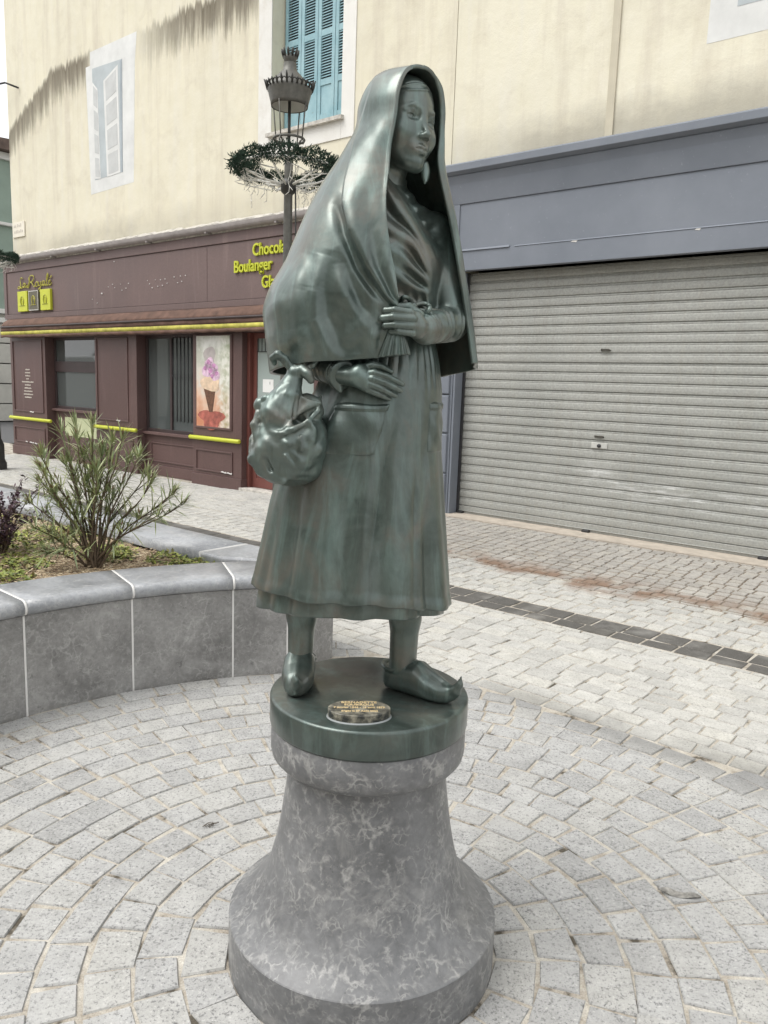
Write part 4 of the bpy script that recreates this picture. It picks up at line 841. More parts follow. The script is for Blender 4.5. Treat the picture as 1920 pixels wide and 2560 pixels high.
def capmesh(outer, inner, z0, z1, over=.035, k_=8):
    """capstone with a bullnose front: rows of the profile swept along the outer edge"""
    n = len(outer); V = []; th = z1 - z0; rr_ = th / 2
    prof = [(0.06, z0)] + [(-over + rr_ - rr_ * math.sin(a), z0 + rr_ - rr_ * math.cos(a)) for a in np.linspace(0, math.pi, k_)] + [(1.0, z1), (1.0, z0 + .012)]
    for d_, z_ in prof:
        for (ox, oy), (ix, iy) in zip(outer, inner):
            L_ = math.hypot(ix - ox, iy - oy); t = d_ / L_ if d_ < .99 else 1.0
            V.append((ox + (ix - ox) * t, oy + (iy - oy) * t, z_))
    m = len(prof); F = [(q * n + i, q * n + i + 1, (q + 1) * n + i + 1, (q + 1) * n + i) for q in range(m - 1) for i in range(n - 1)]
    F += [tuple(q * n for q in range(m)), tuple(q * n + n - 1 for q in range(m))[::-1]]
    mb = MB(); mb.add(V, F, True); return mb
CZ0, CZ1 = 0.478, 0.55
gapj = 0.0022
def lerp2(a, b, t): return (a[0] + (b[0] - a[0]) * t, a[1] + (b[1] - a[1]) * t)
def smoothcap(o):
    for p in o.data.polygons: p.use_smooth = len(p.vertices) == 4
    return o
for i in range(len(AJ) - 1):
    a0, a1 = AJ[i] + gapj, AJ[i + 1] - gapj; aa = [a0 + (a1 - a0) * q / 8 for q in range(9)]
    blockmesh([pol(RW, a) for a in aa], [pol(RW + .17, a) for a in aa], -.02, CZ0 - .002).build("wall_block", 'planter_stone', pt, .003, PO)
    smoothcap(capmesh([pol(RW, a) for a in aa], [pol(RW + .34, a) for a in aa], CZ0, CZ1).build("capstone", 'cap_stone', pt, 0, PO))
    if i > 0 or True:
        a = AJ[i]; mb = blockmesh([pol(RW - .0015, a - gapj), pol(RW - .0015, a + gapj)], [pol(RW + .16, a - gapj), pol(RW + .16, a + gapj)], -.02, CZ0 - .003); mb.build("mortar_joint", 'white_mortar', pt, 0, PO)
        capmesh([pol(RW - .001, a - gapj * 1.2), pol(RW - .001, a + gapj * 1.2)], [pol(RW + .335, a - gapj * 1.2), pol(RW + .335, a + gapj * 1.2)], CZ0 + .0005, CZ1 + .0008).build("mortar_joint", 'white_mortar', pt, 0, PO)
# blunt end and straight back wall
Ai = pol(RW + .40, AJ[0] + .01); Bi = tuple(FP(-3.42, 2.80))[:2]
e0, e1 = lerp2(Bpt, Apt, 0.0), lerp2(Bpt, Apt, .985)
blockmesh([e0, e1], [lerp2(e0, Bi, .5), lerp2(e1, Ai, .5)], -.02, CZ0 - .002).build("wall_block", 'planter_stone', pt, .003, PO)
endp = [lerp2(Bpt, Apt, 1.0), tuple(FP(-2.945, 3.215))[:2], tuple(FP(-3.745, 3.215))[:2], tuple(FP(-3.745, 2.83))[:2], tuple(FP(-3.56, 2.83))[:2], pol(RW + .34, AJ[0] + .004), ]
# draw the end stone out to the same overhang as its neighbours
ex = lambda p, d_: (p[0] + d_[0], p[1] + d_[1])
endp[0] = pol(RW - .035, AJ[0] + .002); endp[1] = ex(endp[1], (0.03, -0.02))
mb = MB(); mb.prism(endp[::-1], 'z', CZ0, CZ1 + .0002); bevel(mb.build("capstone", 'cap_stone', pt, 0, PO), .022, 4, 60)
ub = [-3.02, -3.75, -4.75, -5.75, -6.75, -7.75, -8.75]
for i in range(len(ub) - 1):
    a, b = ub[i] - .004, ub[i + 1] + .004
    if i == 0: a = -2.99
    P4 = [tuple(FP(u_, 3.19))[:2] for u_ in (b, a)]; Q4 = [tuple(FP(u_, 3.02))[:2] for u_ in (b, a)]
    blockmesh(P4, Q4, -.02, CZ0 - .002).build("wall_block", 'planter_stone', pt, .003, PO)
    if i == 0: continue
    capmesh([tuple(FP(u_, 3.19))[:2] for u_ in (b, a)], [tuple(FP(u_, 2.83))[:2] for u_ in (b, a)], CZ0 + (.0015 if i == 0 else 0), CZ1 + (.0015 if i == 0 else 0)).build("capstone", 'cap_stone', pt, 0, PO)
    capmesh([tuple(FP(u_, 3.191))[:2] for u_ in (ub[i] - .004, ub[i] + .004)], [tuple(FP(u_, 2.832))[:2] for u_ in (ub[i] - .004, ub[i] + .004)], CZ0 + .0005, CZ1 + .0008).build("mortar_joint", 'white_mortar', pt, 0, PO)
# inner faces so that the soil meets stone
# soil with bark mulch
k = NT('mulch'); v = k.coord('World'); vd = k.n('ShaderNodeTexVoronoi'); vd.inputs['Scale'].default_value = 75; k.l(v, vd.inputs['Vector']); n1 = k.noise(v, 5, 4, 0.6); n2 = k.noise(v, 90, 3, 0.6)
hs_ = k.n('ShaderNodeSeparateColor'); k.l(vd.outputs['Color'], hs_.inputs[0])
c = k.ramp(hs_.outputs[0], [(0.0, (0.09, 0.06, 0.038)), (0.35, (0.25, 0.18, 0.11)), (0.75, (0.46, 0.36, 0.23)), (1.0, (0.60, 0.52, 0.38))]); c = k.mix(k.math('MULTIPLY', k.ramp(n1, [(0.45, (0, 0, 0)), (0.7, (1, 1, 1))]), 0.5), c, (0.20, 0.12, 0.07))
M['mulch'] = k.set(Base_Color=c, Roughness=0.95, Normal=k.bump(vd.outputs['Distance'], 0.9, 0.015))
SOIL = 0.478
def in_soil(x, y, m=0.0):
    u_, w_ = inv(x, y); return math.hypot(x - PCX, y - PCY) > RW + .30 + m and w_ < 2.86 - m and u_ < -3.2
mb = MB(); st_ = .06; idx = {}
for ix in range(int((-7 + 0) / st_), int(-.6 / st_)):
    for iy in range(int(2.0 / st_), int(8.6 / st_)):
        x, y = ix * st_, iy * st_
        if not in_soil(x, y, -.10): continue
        for dx, dy in ((0, 0), (1, 0), (1, 1), (0, 1)):
            kk = (ix + dx, iy + dy)
            if kk not in idx: idx[kk] = len(mb.v); mb.v.append((kk[0] * st_, kk[1] * st_, SOIL + R.uniform(-.008, .010) + .012 * math.sin(kk[0] * .4) * math.sin(kk[1] * .3)))
        mb.f.append(tuple(idx[(ix + dx, iy + dy)] for dx, dy in ((0, 0), (1, 0), (1, 1), (0, 1)))); mb.sm.append(True)
mb.build("soil", 'mulch', pt, 0, PO)
# bark chips and dry bits
def leafmat(name, cols, rough=0.6, trans=0.0):
    k = NT(name); g_ = k.n('ShaderNodeNewGeometry'); n = len(cols)
    k.set(Base_Color=k.ramp(g_.outputs['Random Per Island'], [(i / max(1, n - 1), c) for i, c in enumerate(cols)]), Roughness=rough, Specular_IOR_Level=0.4); M[name] = k.mat
leafmat('chips', [(0.16, 0.10, 0.06), (0.38, 0.28, 0.17), (0.55, 0.46, 0.32), (0.28, 0.20, 0.12)], 0.9)
mb = MB(); c_ = 0
while c_ < 3600:
    x, y = R.uniform(-3.4, -.75), R.uniform(3.2, 6.2)
    if not in_soil(x, y, .01): continue
    c_ += 1; a = R.uniform(0, 3.14); l_, w_ = R.uniform(.006, .018), R.uniform(.002, .006); z_ = SOIL + R.uniform(.004, .020); tl = R.uniform(-.004, .006)
    dx, dy = math.cos(a), math.sin(a); mb.add([(x - dx * l_ - dy * w_, y - dy * l_ + dx * w_, z_), (x + dx * l_ - dy * w_, y + dy * l_ + dx * w_, z_ + tl), (x + dx * l_ + dy * w_, y + dy * l_ - dx * w_, z_ + tl), (x - dx * l_ + dy * w_, y - dy * l_ - dx * w_, z_)], [(0, 1, 2, 3)])
tag(mb.build("bark_chips", 'chips'), "pale bark mulch scattered over the planter soil", "mulch", None, 'stuff')

def leaf_card(mb, p, d, L_, W_, droop=0.3, up=Vector((0, 0, 1)), fold=0.25, seg=3):
    d = d.normalized(); s_ = d.cross(up); s_ = s_.normalized() if s_.length > 1e-3 else d.orthogonal().normalized(); nn = s_.cross(d)
    V = []; q = p.copy(); dd = d.copy()
    for i in range(seg + 1):
        t = i / seg; wd = W_ * (math.sin(math.pi * min(1, .12 + t * .88)) ** .8) * (1 if t < 1 else 0.02)
        V += [tuple(q - s_ * wd), tuple(q - nn * wd * fold), tuple(q + s_ * wd)]
        q = q + dd * (L_ / seg); dd = (dd + Vector((0, 0, -droop / seg))).normalized()
    F = []
    for i in range(seg): F += [(i * 3, i * 3 + 1, i * 3 + 4, i * 3 + 3), (i * 3 + 1, i * 3 + 2, i * 3 + 5, i * 3 + 4)]
    mb.add(V, F, False)
leafmat('oleander_leaf', [(0.16, 0.20, 0.085), (0.24, 0.28, 0.12), (0.33, 0.36, 0.17), (0.36, 0.39, 0.22), (0.18, 0.24, 0.12), (0.28, 0.29, 0.13)], 0.40)
leafmat('oleander_tip', [(0.22, 0.115, 0.085), (0.17, 0.17, 0.07), (0.28, 0.17, 0.12), (0.13, 0.16, 0.06)], 0.5)
plain('oleander_stem', (0.105, 0.075, 0.048), 0.8, 0.3, 30)
ol = empty("oleander_shrub", (-1.670, 4.393, SOIL)); tag(ol, "leggy oleander shrub with long narrow grey green leaves in the planter", "shrub")
stem = MB(); fol = MB(); tipm = MB(); rr = random.Random(21)
# branch ends matched to the plant's spread: tall centre and left, long low arm to the right
ends = [(-.19, .05, .84), (-.26, -.10, .70), (-.12, .10, .86), (-.05, -.05, .80), (.04, .12, .74), (.15, .0, .80), (.24, -.08, .82), (.30, .06, .70), (.40, -.05, .55), (.52, .05, .48), (.60, -.02, .42), (-.33, .05, .52), (-.36, -.05, .40), (-.28, -.16, .26), (.10, -.14, .62), (-.15, -.16, .48), (.20, .16, .66), (.47, -.10, .36), (-.22, .16, .62), (.02, .02, .88), (-.30, .0, .60), (.33, .12, .58), (-.08, -.2, .16), (-.2, -.2, .12), (.08, .0, .70)]
for i, (ex, ey, ez) in enumerate(ends):
    b = Vector((rr.uniform(-.03, .05), rr.uniform(-.03, .03), -.02)); e = Vector((ex, ey, ez)); mid = b.lerp(e, .45) + Vector((-ex * .10, -ey * .1, ez * .06)); m2 = b.lerp(e, .75) + Vector((rr.uniform(-.02, .02), rr.uniform(-.02, .02), .02))
    path = [Vector(q) for q in catmull([b, b.lerp(mid, .5) + Vector((0, 0, .01)), mid, m2, e], 18)]
    stem.tube(path, [.0095 - .0070 * q / 17 for q in range(18)], 6)
    def tuft(P_, n, spread, d0, mb_, L0, L1):
        for _ in range(n):
            t = rr.random(); q = P_[0].lerp(P_[1], t) if len(P_) > 1 else P_[0]
            d_ = (d0 + Vector((rr.gauss(0, spread), rr.gauss(0, spread), rr.gauss(0, spread * .8)))).normalized()
            leaf_card(mb_, q, d_, rr.uniform(L0, L1), rr.uniform(.0036, .0062), rr.uniform(.05, .55), seg=3)
    d_end = (path[-1] - path[-3]).normalized()
    for s_ in range(6, 17):
        if path[s_].z < .10: continue
        tuft([path[s_], path[s_ + 1]], rr.randint(2, 4), .75, (path[s_ + 1] - path[s_]).normalized() * .8, fol, .095, .175)
    tuft([path[-2], path[-1]], 13, .5, d_end, fol, .07, .13); tuft([path[-1]], 5, .22, d_end + Vector((0, 0, .5)), tipm, .04, .08)
    for _ in range(3):                                   # side twigs
        s_ = rr.randint(8, 14); q0 = path[s_]; dv = ((path[s_ + 1] - path[s_]).normalized() + Vector((rr.gauss(0, .6), rr.gauss(0, .6), rr.uniform(0, .5)))).normalized(); q1 = q0 + dv * rr.uniform(.08, .18); q1.z += .03
        tw = [q0, q0.lerp(q1, .5) + Vector((0, 0, -.004)), q1]; stem.tube(tw, [.0035, .003, .002], 5)
        tuft([tw[1], tw[2]], 9, .6, dv, fol, .06, .13); tuft([q1], 3, .3, dv + Vector((0, 0, .4)), tipm, .03, .06)
ol.scale = (.90, .90, .93); stem.build("stems", 'oleander_stem', ol); tag(fol.build("foliage", 'oleander_leaf', ol), kind='stuff'); tag(tipm.build("shoot_tips", 'oleander_tip', ol), kind='stuff')
# low creeping plants
leafmat('creeper', [(0.10, 0.13, 0.03), (0.20, 0.24, 0.05), (0.34, 0.36, 0.08), (0.07, 0.10, 0.04), (0.30, 0.25, 0.10)], 0.6)
mb = MB(); rr = random.Random(5); clumps = [(-1.75, 4.75, .22, 420), (-2.25, 5.25, .3, 520), (-2.05, 4.35, .16, 260), (-1.10, 4.48, .16, 320), (-1.28, 4.62, .16, 260), (-1.98, 4.02, .14, 200), (-2.6, 5.0, .3, 420), (-2.2, 4.7, .22, 320), (-1.02, 4.42, .07, 130), (-1.62, 4.62, .12, 160), (-2.9, 5.6, .35, 400)]
for cx, cy, cr, n in clumps:
    for _ in range(n):
        a = rr.uniform(0, 6.28); q = cr * math.sqrt(rr.random()); x, y = cx + q * math.cos(a), cy + q * math.sin(a)
        if not in_soil(x, y, .01): continue
        h = rr.uniform(.005, .05) * (1.15 - q / cr); p = Vector((x, y, SOIL + h)); leaf_card(mb, p, Vector((rr.gauss(0, 1), rr.gauss(0, 1), rr.uniform(-.1, .7))), rr.uniform(.018, .042), rr.uniform(.007, .014), .4, seg=2)
tag(mb.build("creeping_plants", 'creeper'), "yellow green creeping plants over the planter's mulch", "ground cover", None, 'stuff')
leafmat('purple_leaf', [(0.035, 0.020, 0.028), (0.075, 0.040, 0.055), (0.12, 0.075, 0.09), (0.05, 0.03, 0.05)], 0.5)
ps = empty("purple_shrub", (-2.33, 4.62, SOIL)); tag(ps, "dark purple leaved shrub at the left edge of the planter", "shrub"); stem = MB(); fol = MB(); rr = random.Random(9)
for i in range(26):
    a = rr.uniform(0, 6.28); e = Vector((math.cos(a) * rr.uniform(.1, .34), math.sin(a) * rr.uniform(.1, .30), rr.uniform(.15, .46))); b = Vector((rr.uniform(-.04, .04), rr.uniform(-.04, .04), -.02)); path = [Vector(q) for q in catmull([b, b.lerp(e, .5) + Vector((0, 0, .06)), e], 10)]
    stem.tube(path, [.005 - .0035 * q / 9 for q in range(10)], 5)
    for s_ in range(2, 10):
        for _ in range(9):
            leaf_card(fol, path[s_] + Vector((rr.gauss(0, .012), rr.gauss(0, .012), rr.gauss(0, .012))), Vector((rr.gauss(0, 1), rr.gauss(0, 1), rr.gauss(.3, .7))), rr.uniform(.02, .04), rr.uniform(.006, .011), .3, seg=2)
stem.build("stems", 'oleander_stem', ps); tag(fol.build("foliage", 'purple_leaf', ps), kind='stuff')
# small litter on the setts
plain('dead_leaf', (0.24, 0.23, 0.21), 0.8, 0.5, 60); plain('twig', (0.09, 0.07, 0.05), 0.9, 0.2, 50)
mb = MB(); n = 12; V = []
for i in range(n + 1):
    t = i / n; wd = .016 * math.sin(math.pi * t) ** .7; cx, cy = .915 + .125 * t, 2.285 - .035 * t
    V += [(cx + wd * .3, cy + wd, .007 + .006 * math.sin(t * 9)), (cx, cy, .004), (cx - wd * .3, cy - wd, .006 + .004 * math.cos(t * 7))]
mb.add(V, [f for i in range(n) for f in ((i * 3, i * 3 + 1, i * 3 + 4, i * 3 + 3), (i * 3 + 1, i * 3 + 2, i * 3 + 5, i * 3 + 4))]); tag(mb.build("dead_leaf", 'dead_leaf'), "single dead grey leaf lying on the setts right of the pedestal", "leaf")
for pts, lb in (([(-.60, 2.55, .006), (-.585, 2.57, .010), (-.565, 2.565, .012), (-.55, 2.58, .006)], "clump of dry grass in a joint left of the pedestal drum"),):
    mb = MB(); mb.tube(pts, [.0015] * len(pts), 5)
    if 'clump' in lb:
        for q in range(22): p = Vector((-.575 + R.gauss(0, .009), 2.565 + R.gauss(0, .005), .003)); mb.tube([p, p + Vector((R.gauss(0, .010), R.gauss(0, .006), R.uniform(.001, .007)))], .0007, 4)
    tag(mb.build("twig", 'twig'), lb, "twig")
# ================================================================== across the square, seen only in the shop windows and the bronze
plain('opp_wall', (0.46, 0.44, 0.40), 0.9, 0.12, 1.5); plain('opp_stone', (0.50, 0.49, 0.46), 0.85, 0.15, 3); plain('van_white', (0.74, 0.75, 0.75), 0.3, 0.03, 3); plain('tyre', (0.02, 0.02, 0.02), 0.8, 0.1, 9); plain('rim_grey', (0.35, 0.35, 0.36), 0.4, 0.1, 9, 0.6); plain('red_light', (0.35, 0.02, 0.02), 0.3, 0.05, 9)
OB = (-12.0, -11.0)
oh = fthing("opposite_house", *OB); tag(oh, "pale house across the square, seen only as a reflection in the shop windows", "house")
mb = FB(); mb.box(-40, 14, -19, -11, 0, 7.5); mb.put("wall", 'opp_wall', oh, *OB)
mb = FB(); mb.prism([(-10.5, 7.5), (-10.5, 7.62), (-15, 9.4), (-19.5, 7.62), (-19.5, 7.5)], 'x', -40.4, 14.4); mb.put("roof", 'roof_tile', oh, *OB)
for i in range(12):
    for z_ in (0.9, 4.2):
        u_ = -38 + i * 4.2; mb = FB(); mb.box(u_, u_ + 1.1, -11.03, -10.98, z_, z_ + 1.7); o = mb.put("window", 'glass', oh, *OB)
        mb = FB(); mb.box(u_ - .12, u_ + 1.22, -11.0, -10.95, z_ - .16, z_ - .02); mb.put("sill", 'far_white', o, *OB)
sw_ = fthing("stair_parapet", -30, -4.0); tag(sw_, "pale stone stair parapet rising across the square, mirrored in the bakery window", "stairs")
mb = FB(); mb.prism([(-37, 0), (-37, 1.0), (-36, 1.0), (-28.5, 4.6), (-24, 4.6), (-24, 3.6), (-28.3, 3.6), (-35.6, 0)], 'y', -4.35, -4.0); mb.put("parapet", 'opp_stone', sw_, -30, -4.0, .02)
mb = FB()
for i in range(18): mb.box(-35.6 + i * .40, -24, -6.2, -4.36, i * .2, i * .2 + .195)
mb.put("steps", 'opp_stone', sw_, -30, -4.0)
vn = fthing("parked_van", -22.6, 2.2); tag(vn, "white van parked off to the left, mirrored in the bakery window", "van"); VB = (-22.6, 2.2)
mb = FB(); mb.prism([(-24.9, .35), (-24.9, .95), (-24.6, 1.15), (-24.0, 1.95), (-23.7, 2.10), (-20.5, 2.12), (-20.3, 2.0), (-20.25, .35)], 'y', 1.3, 3.15); mb.put("body", 'van_white', vn, *VB, .06)
for a, b in (((-23.85, 1.25), (-23.1, 1.85)),): 
    for y0 in (1.285, 3.135): mb = FB(); mb.box(a[0], b[0], y0, y0 + .03, a[1], b[1]); mb.put("side_window", 'glass', vn, *VB)
for y0 in (1.45, 2.28): mb = FB(); mb.box(-20.28, -20.235, y0, y0 + .70, 1.2, 1.85); mb.put("rear_window", 'glass', vn, *VB)
for y0 in (1.33, 2.95): mb = FB(); mb.box(-20.27, -20.23, y0, y0 + .16, .85, 1.2); mb.put("tail_light", 'red_light', vn, *VB)
for u_ in (-24.1, -21.2):
    for y0 in (1.28, 2.97):
        mb = FB(); mb.lathe([(0, 0), (.2, 0), (.2, .2), (0, .2)], seg=20); rm = None
        mt = MB(); mt.lathe([(.19, 0), (.31, .0), (.33, .04), (.33, .16), (.31, .20), (.19, .20)], seg=24); o = mt.build("wheel", 'tyre', vn); o.rotation_euler = (-math.pi / 2, 0, 0); o.location = (u_ + 22.6, y0 - 2.2, .33)
        mb.build("rim", 'rim_grey', o)
# ================================================================== bronze statue
SX, SY, SZ = -0.022, 2.0, 0.756          # centre of the bronze plinth's top

def bronze(name, seed=0.0, light=1.0):
    k = NT(name); v = k.coord('World', loc=(seed, seed * 0.7, 0))
    n1 = k.noise(v, 7, 5, 0.6, 0.6)
    vs_ = k.coord('World', scale=(9, 9, 1.6), loc=(seed, 0, 0))
    n2 = k.noise(vs_, 2.2, 6, 0.62, 0.8)           # runs of patina down the cloth
    n3 = k.noise(v, 60, 4, 0.6)
    L = light * 1.16
    c = k.ramp(n1, [(0.32, (0.057 * L, 0.081 * L, 0.071 * L)), (0.5, (0.102 * L, 0.131 * L, 0.118 * L)), (0.68, (0.142 * L, 0.140 * L, 0.120 * L))])
    ver = k.ramp(n2, [(0.50, (0, 0, 0)), (0.72, (1, 1, 1))])
    c = k.mix(k.math('MULTIPLY', ver, 0.65), c, (0.185 * L, 0.262 * L, 0.242 * L))
    drk = k.ramp(n2, [(0.26, (1, 1, 1)), (0.42, (0, 0, 0))])
    c = k.mix(k.math('MULTIPLY', drk, 0.65), c, (0.055 * L, 0.062 * L, 0.052 * L))
    c = k.mix(0.25, c, k.ramp(n3, [(0.35, (0.05, 0.06, 0.055)), (0.65, (0.2, 0.22, 0.2))]), 'OVERLAY')
    rg = k.ramp(n1, [(0.3, (0.34, 0.34, 0.34)), (0.7, (0.48, 0.48, 0.48))])
    b = k.bump(k.noise(v, 20, 3, 0.5), 0.10, 0.006)
    b = k.bump(n3, 0.13, 0.0025, b); b = k.bump(k.noise(k.coord('World', scale=(1, 1, 0.35)), 150, 2, 0.5), 0.06, 0.0015, b)
    M[name] = k.set(Base_Color=c, Metallic=0.55, Roughness=rg, Normal=b, Specular_IOR_Level=0.6, Coat_Weight=0.50, Coat_Roughness=0.17, Coat_IOR=1.5)
bronze('bronze'); bronze('bronze_skirt', 3.1, 0.88); bronze('bronze_plinth', 5.7, 0.74)

# ---- signed-distance modelling
class SDF:
    def __init__(self, lo, hi, vox):
        self.lo = np.array(lo, float); self.vox = vox
        self.n = np.ceil((np.array(hi) - self.lo) / vox).astype(int) + 1
        self.ax = [self.lo[i] + vox * np.arange(self.n[i]) for i in range(3)]
        self.D = np.full(self.n, 0.05, np.float32)
    def region(self, lo, hi):
        a = np.clip(((np.array(lo) - self.lo) / self.vox).astype(int), 0, self.n)
        b = np.clip(((np.array(hi) - self.lo) / self.vox).astype(int) + 2, 0, self.n)
        sl = tuple(slice(a[i], b[i]) for i in range(3))
        x, y, z = (self.ax[i][sl[i]] for i in range(3))
        return sl, x[:, None, None], y[None, :, None], z[None, None, :]
    def put(self, sl, d, k, op='u'):
        A = self.D[sl]
        if op == 'u':
            h = np.clip(0.5 + 0.5 * (A - d) / k, 0, 1); self.D[sl] = A * (1 - h) + d * h - k * h * (1 - h)
        else:
            d = -d; h = np.clip(0.5 - 0.5 * (A - d) / k, 0, 1); self.D[sl] = A * (1 - h) + d * h + k * h * (1 - h)
    def capsule(self, a, b, ra, rb=None, k=0.008, op='u', rip=0.0):
        rb = ra if rb is None else rb
        a = np.array(a, float); b = np.array(b, float); m = max(ra, rb) + k + 0.012
        sl, x, y, z = self.region(np.minimum(a, b) - m, np.maximum(a, b) + m)
        d = b - a; L2 = max(d @ d, 1e-12)
        t = np.clip(((x - a[0]) * d[0] + (y - a[1]) * d[1] + (z - a[2]) * d[2]) / L2, 0, 1)
        q = np.sqrt((x - a[0] - t * d[0]) ** 2 + (y - a[1] - t * d[1]) ** 2 + (z - a[2] - t * d[2]) ** 2) - (ra + (rb - ra) * t)
        if rip:
            w_ = t * math.sqrt(L2) + 0.35 * (z - a[2]) + 0.006 * np.sin(x * 90 + y * 60); q = q - rip * np.sin(w_ * 2 * math.pi / 0.0215 + 2.0 * np.sin(z * 70)) * (t > 0.02) * (t < 0.97)
        self.put(sl, q, k, op)
    def chain(self, pts, rads, k=0.006, op='u'):
        for i in range(len(pts) - 1): self.capsule(pts[i], pts[i + 1], rads[i], rads[i + 1], k, op)
    def ellipsoid(self, c, r, B=None, k=0.01, op='u', cut=None):
        c = np.array(c, float); r = np.array(r, float); m = r.max() + k + 0.012
        sl, x, y, z = self.region(c - m, c + m)
        X, Y, Z = x - c[0], y - c[1], z - c[2]
        if B is not None: X, Y, Z = (X * b[0] + Y * b[1] + Z * b[2] for b in B)
        k0 = np.sqrt((X / r[0]) ** 2 + (Y / r[1]) ** 2 + (Z / r[2]) ** 2)
        k1 = np.sqrt((X / r[0] ** 2) ** 2 + (Y / r[1] ** 2) ** 2 + (Z / r[2] ** 2) ** 2) + 1e-9
        q = k0 * (k0 - 1) / k1
        if cut is not None: q = np.maximum(q, cut(X, Y, Z))
        self.put(sl, q, k, op)
    def surf(self, relax=1):
        D = self.D; S = D < 0
        n = self.n
        c8 = [(i, j, l) for i in (0, 1) for j in (0, 1) for l in (0, 1)]
        cs = sum(S[i:n[0] - 1 + i, j:n[1] - 1 + j, l:n[2] - 1 + l].astype(np.int8) for i, j, l in c8)
        act = (cs > 0) & (cs < 8)
        idx = np.argwhere(act); vid = np.full(act.shape, -1, np.int64); vid[act] = np.arange(len(idx))
        val = {c: D[idx[:, 0] + c[0], idx[:, 1] + c[1], idx[:, 2] + c[2]].astype(float) for c in c8}
        P = np.zeros((len(idx), 3)); cnt = np.zeros(len(idx))
        for c in c8:
            for axn in range(3):
                if c[axn]: continue
                e = list(c); e[axn] = 1; e = tuple(e)
                va, vb = val[c], val[e]; cr = (va < 0) != (vb < 0)
                t = np.where(cr, va / np.where(np.abs(va - vb) < 1e-12, 1, va - vb), 0)
                for q in range(3): P[:, q] += np.where(cr, c[q] + (t if q == axn else 0), 0)
                cnt += cr
        P = (P / cnt[:, None] + idx) * self.vox + self.lo
        F = []
        for axn in range(3):
            o1, o2 = (axn + 1) % 3, (axn + 2) % 3
            sh = [slice(None)] * 3; sh[axn] = slice(0, -1); a = S[tuple(sh)]
            sh[axn] = slice(1, None); b = S[tuple(sh)]
            e = np.argwhere(a != b)
            ok = (e[:, o1] > 0) & (e[:, o2] > 0) & (e[:, o1] < n[o1] - 1) & (e[:, o2] < n[o2] - 1); e = e[ok]
            inside = a[tuple(e.T)]
            def cell(d1, d2):
                q = e.copy(); q[:, o1] += d1; q[:, o2] += d2; return vid[tuple(q.T)]
            q = np.stack([cell(-1, -1), cell(0, -1), cell(0, 0), cell(-1, 0)], 1)
            q[~inside] = q[~inside][:, ::-1]; F.append(q)
        F = np.concatenate(F)
        for _ in range(relax):                                   # light smoothing of the grid
            acc = np.zeros_like(P); ct = np.zeros(len(P))
            for a, b in ((0, 1), (1, 2), (2, 3), (3, 0)):
                np.add.at(acc, F[:, a], P[F[:, b]]); np.add.at(acc, F[:, b], P[F[:, a]])
                np.add.at(ct, F[:, a], 1); np.add.at(ct, F[:, b], 1)
            P = 0.5 * P + 0.5 * acc / ct[:, None]
        return P, F
    def mesh(self, name, mat, parent, relax=1): return surfobj(name, [self.surf(relax)], mat, parent)
def surfobj(name, parts, mat, parent):
    b = 0; PP = []; FF = []
    for P, F in parts: PP.append(P); FF.append(F + b); b += len(P)
    P = np.concatenate(PP); F = np.concatenate(FF)
    me = bpy.data.meshes.new(name)
    me.vertices.add(len(P)); me.vertices.foreach_set('co', P.astype(np.float32).ravel())
    me.loops.add(F.size); me.loops.foreach_set('vertex_index', F.astype(np.int32).ravel())
    me.polygons.add(len(F)); me.polygons.foreach_set('loop_start', np.arange(0, F.size, 4, dtype=np.int32))
    me.update(calc_edges=True); me.validate()
    me.polygons.foreach_set('use_smooth', np.ones(len(me.polygons), bool))
    me.materials.append(M[mat]); o = bpy.data.objects.new(name, me); link(o, parent); return o

def sstep(a, b, x):
    t = np.clip((x - a) / (b - a), 0, 1); return t * t * (3 - 2 * t)
def gridmesh(name, P, mat, parent, closed=False, thick=0.0, offset=-1, smooth=True, weld_top=False):
    """P (rows, cols, 3) -> surface"""
    r, c = P.shape[:2]; F = []
    i, j = np.meshgrid(np.arange(r - 1), np.arange(c if closed else c - 1), indexing='ij')
    j2 = (j + 1) % c
    F = np.stack([i * c + j, i * c + j2, (i + 1) * c + j2, (i + 1) * c + j], -1).reshape(-1, 4)
    P = P.copy()
    if weld_top:
        P[0] = (P[0] + P[0][::-1]) / 2; mp = np.minimum(np.arange(c), c - 1 - np.arange(c)); F = np.where(F < c, mp[np.minimum(F, c - 1)], F)
        F = [[a for q, a in enumerate(f) if a not in f[:q]] for f in F.tolist()]; F = [f for f in F if len(f) > 2]
    o = meshobj(name, P.reshape(-1, 3), F, mat, parent, smooth)
    if thick:
        m = o.modifiers.new('thickness', 'SOLIDIFY'); m.thickness = thick; m.offset = offset; m.use_even_offset = False
    return o
def surfnormals(P, closed=False):
    du = np.gradient(P, axis=1) if not closed else (np.roll(P, -1, 1) - np.roll(P, 1, 1)) / 2
    dv = np.gradient(P, axis=0); N = np.cross(du, dv)
    return N / (np.linalg.norm(N, axis=2, keepdims=True) + 1e-12)

statue = empty("bronze_statue", (SX, SY, SZ))
tag(statue, "dark green bronze statue of a veiled woman in clogs carrying a cloth bundle", "statue")

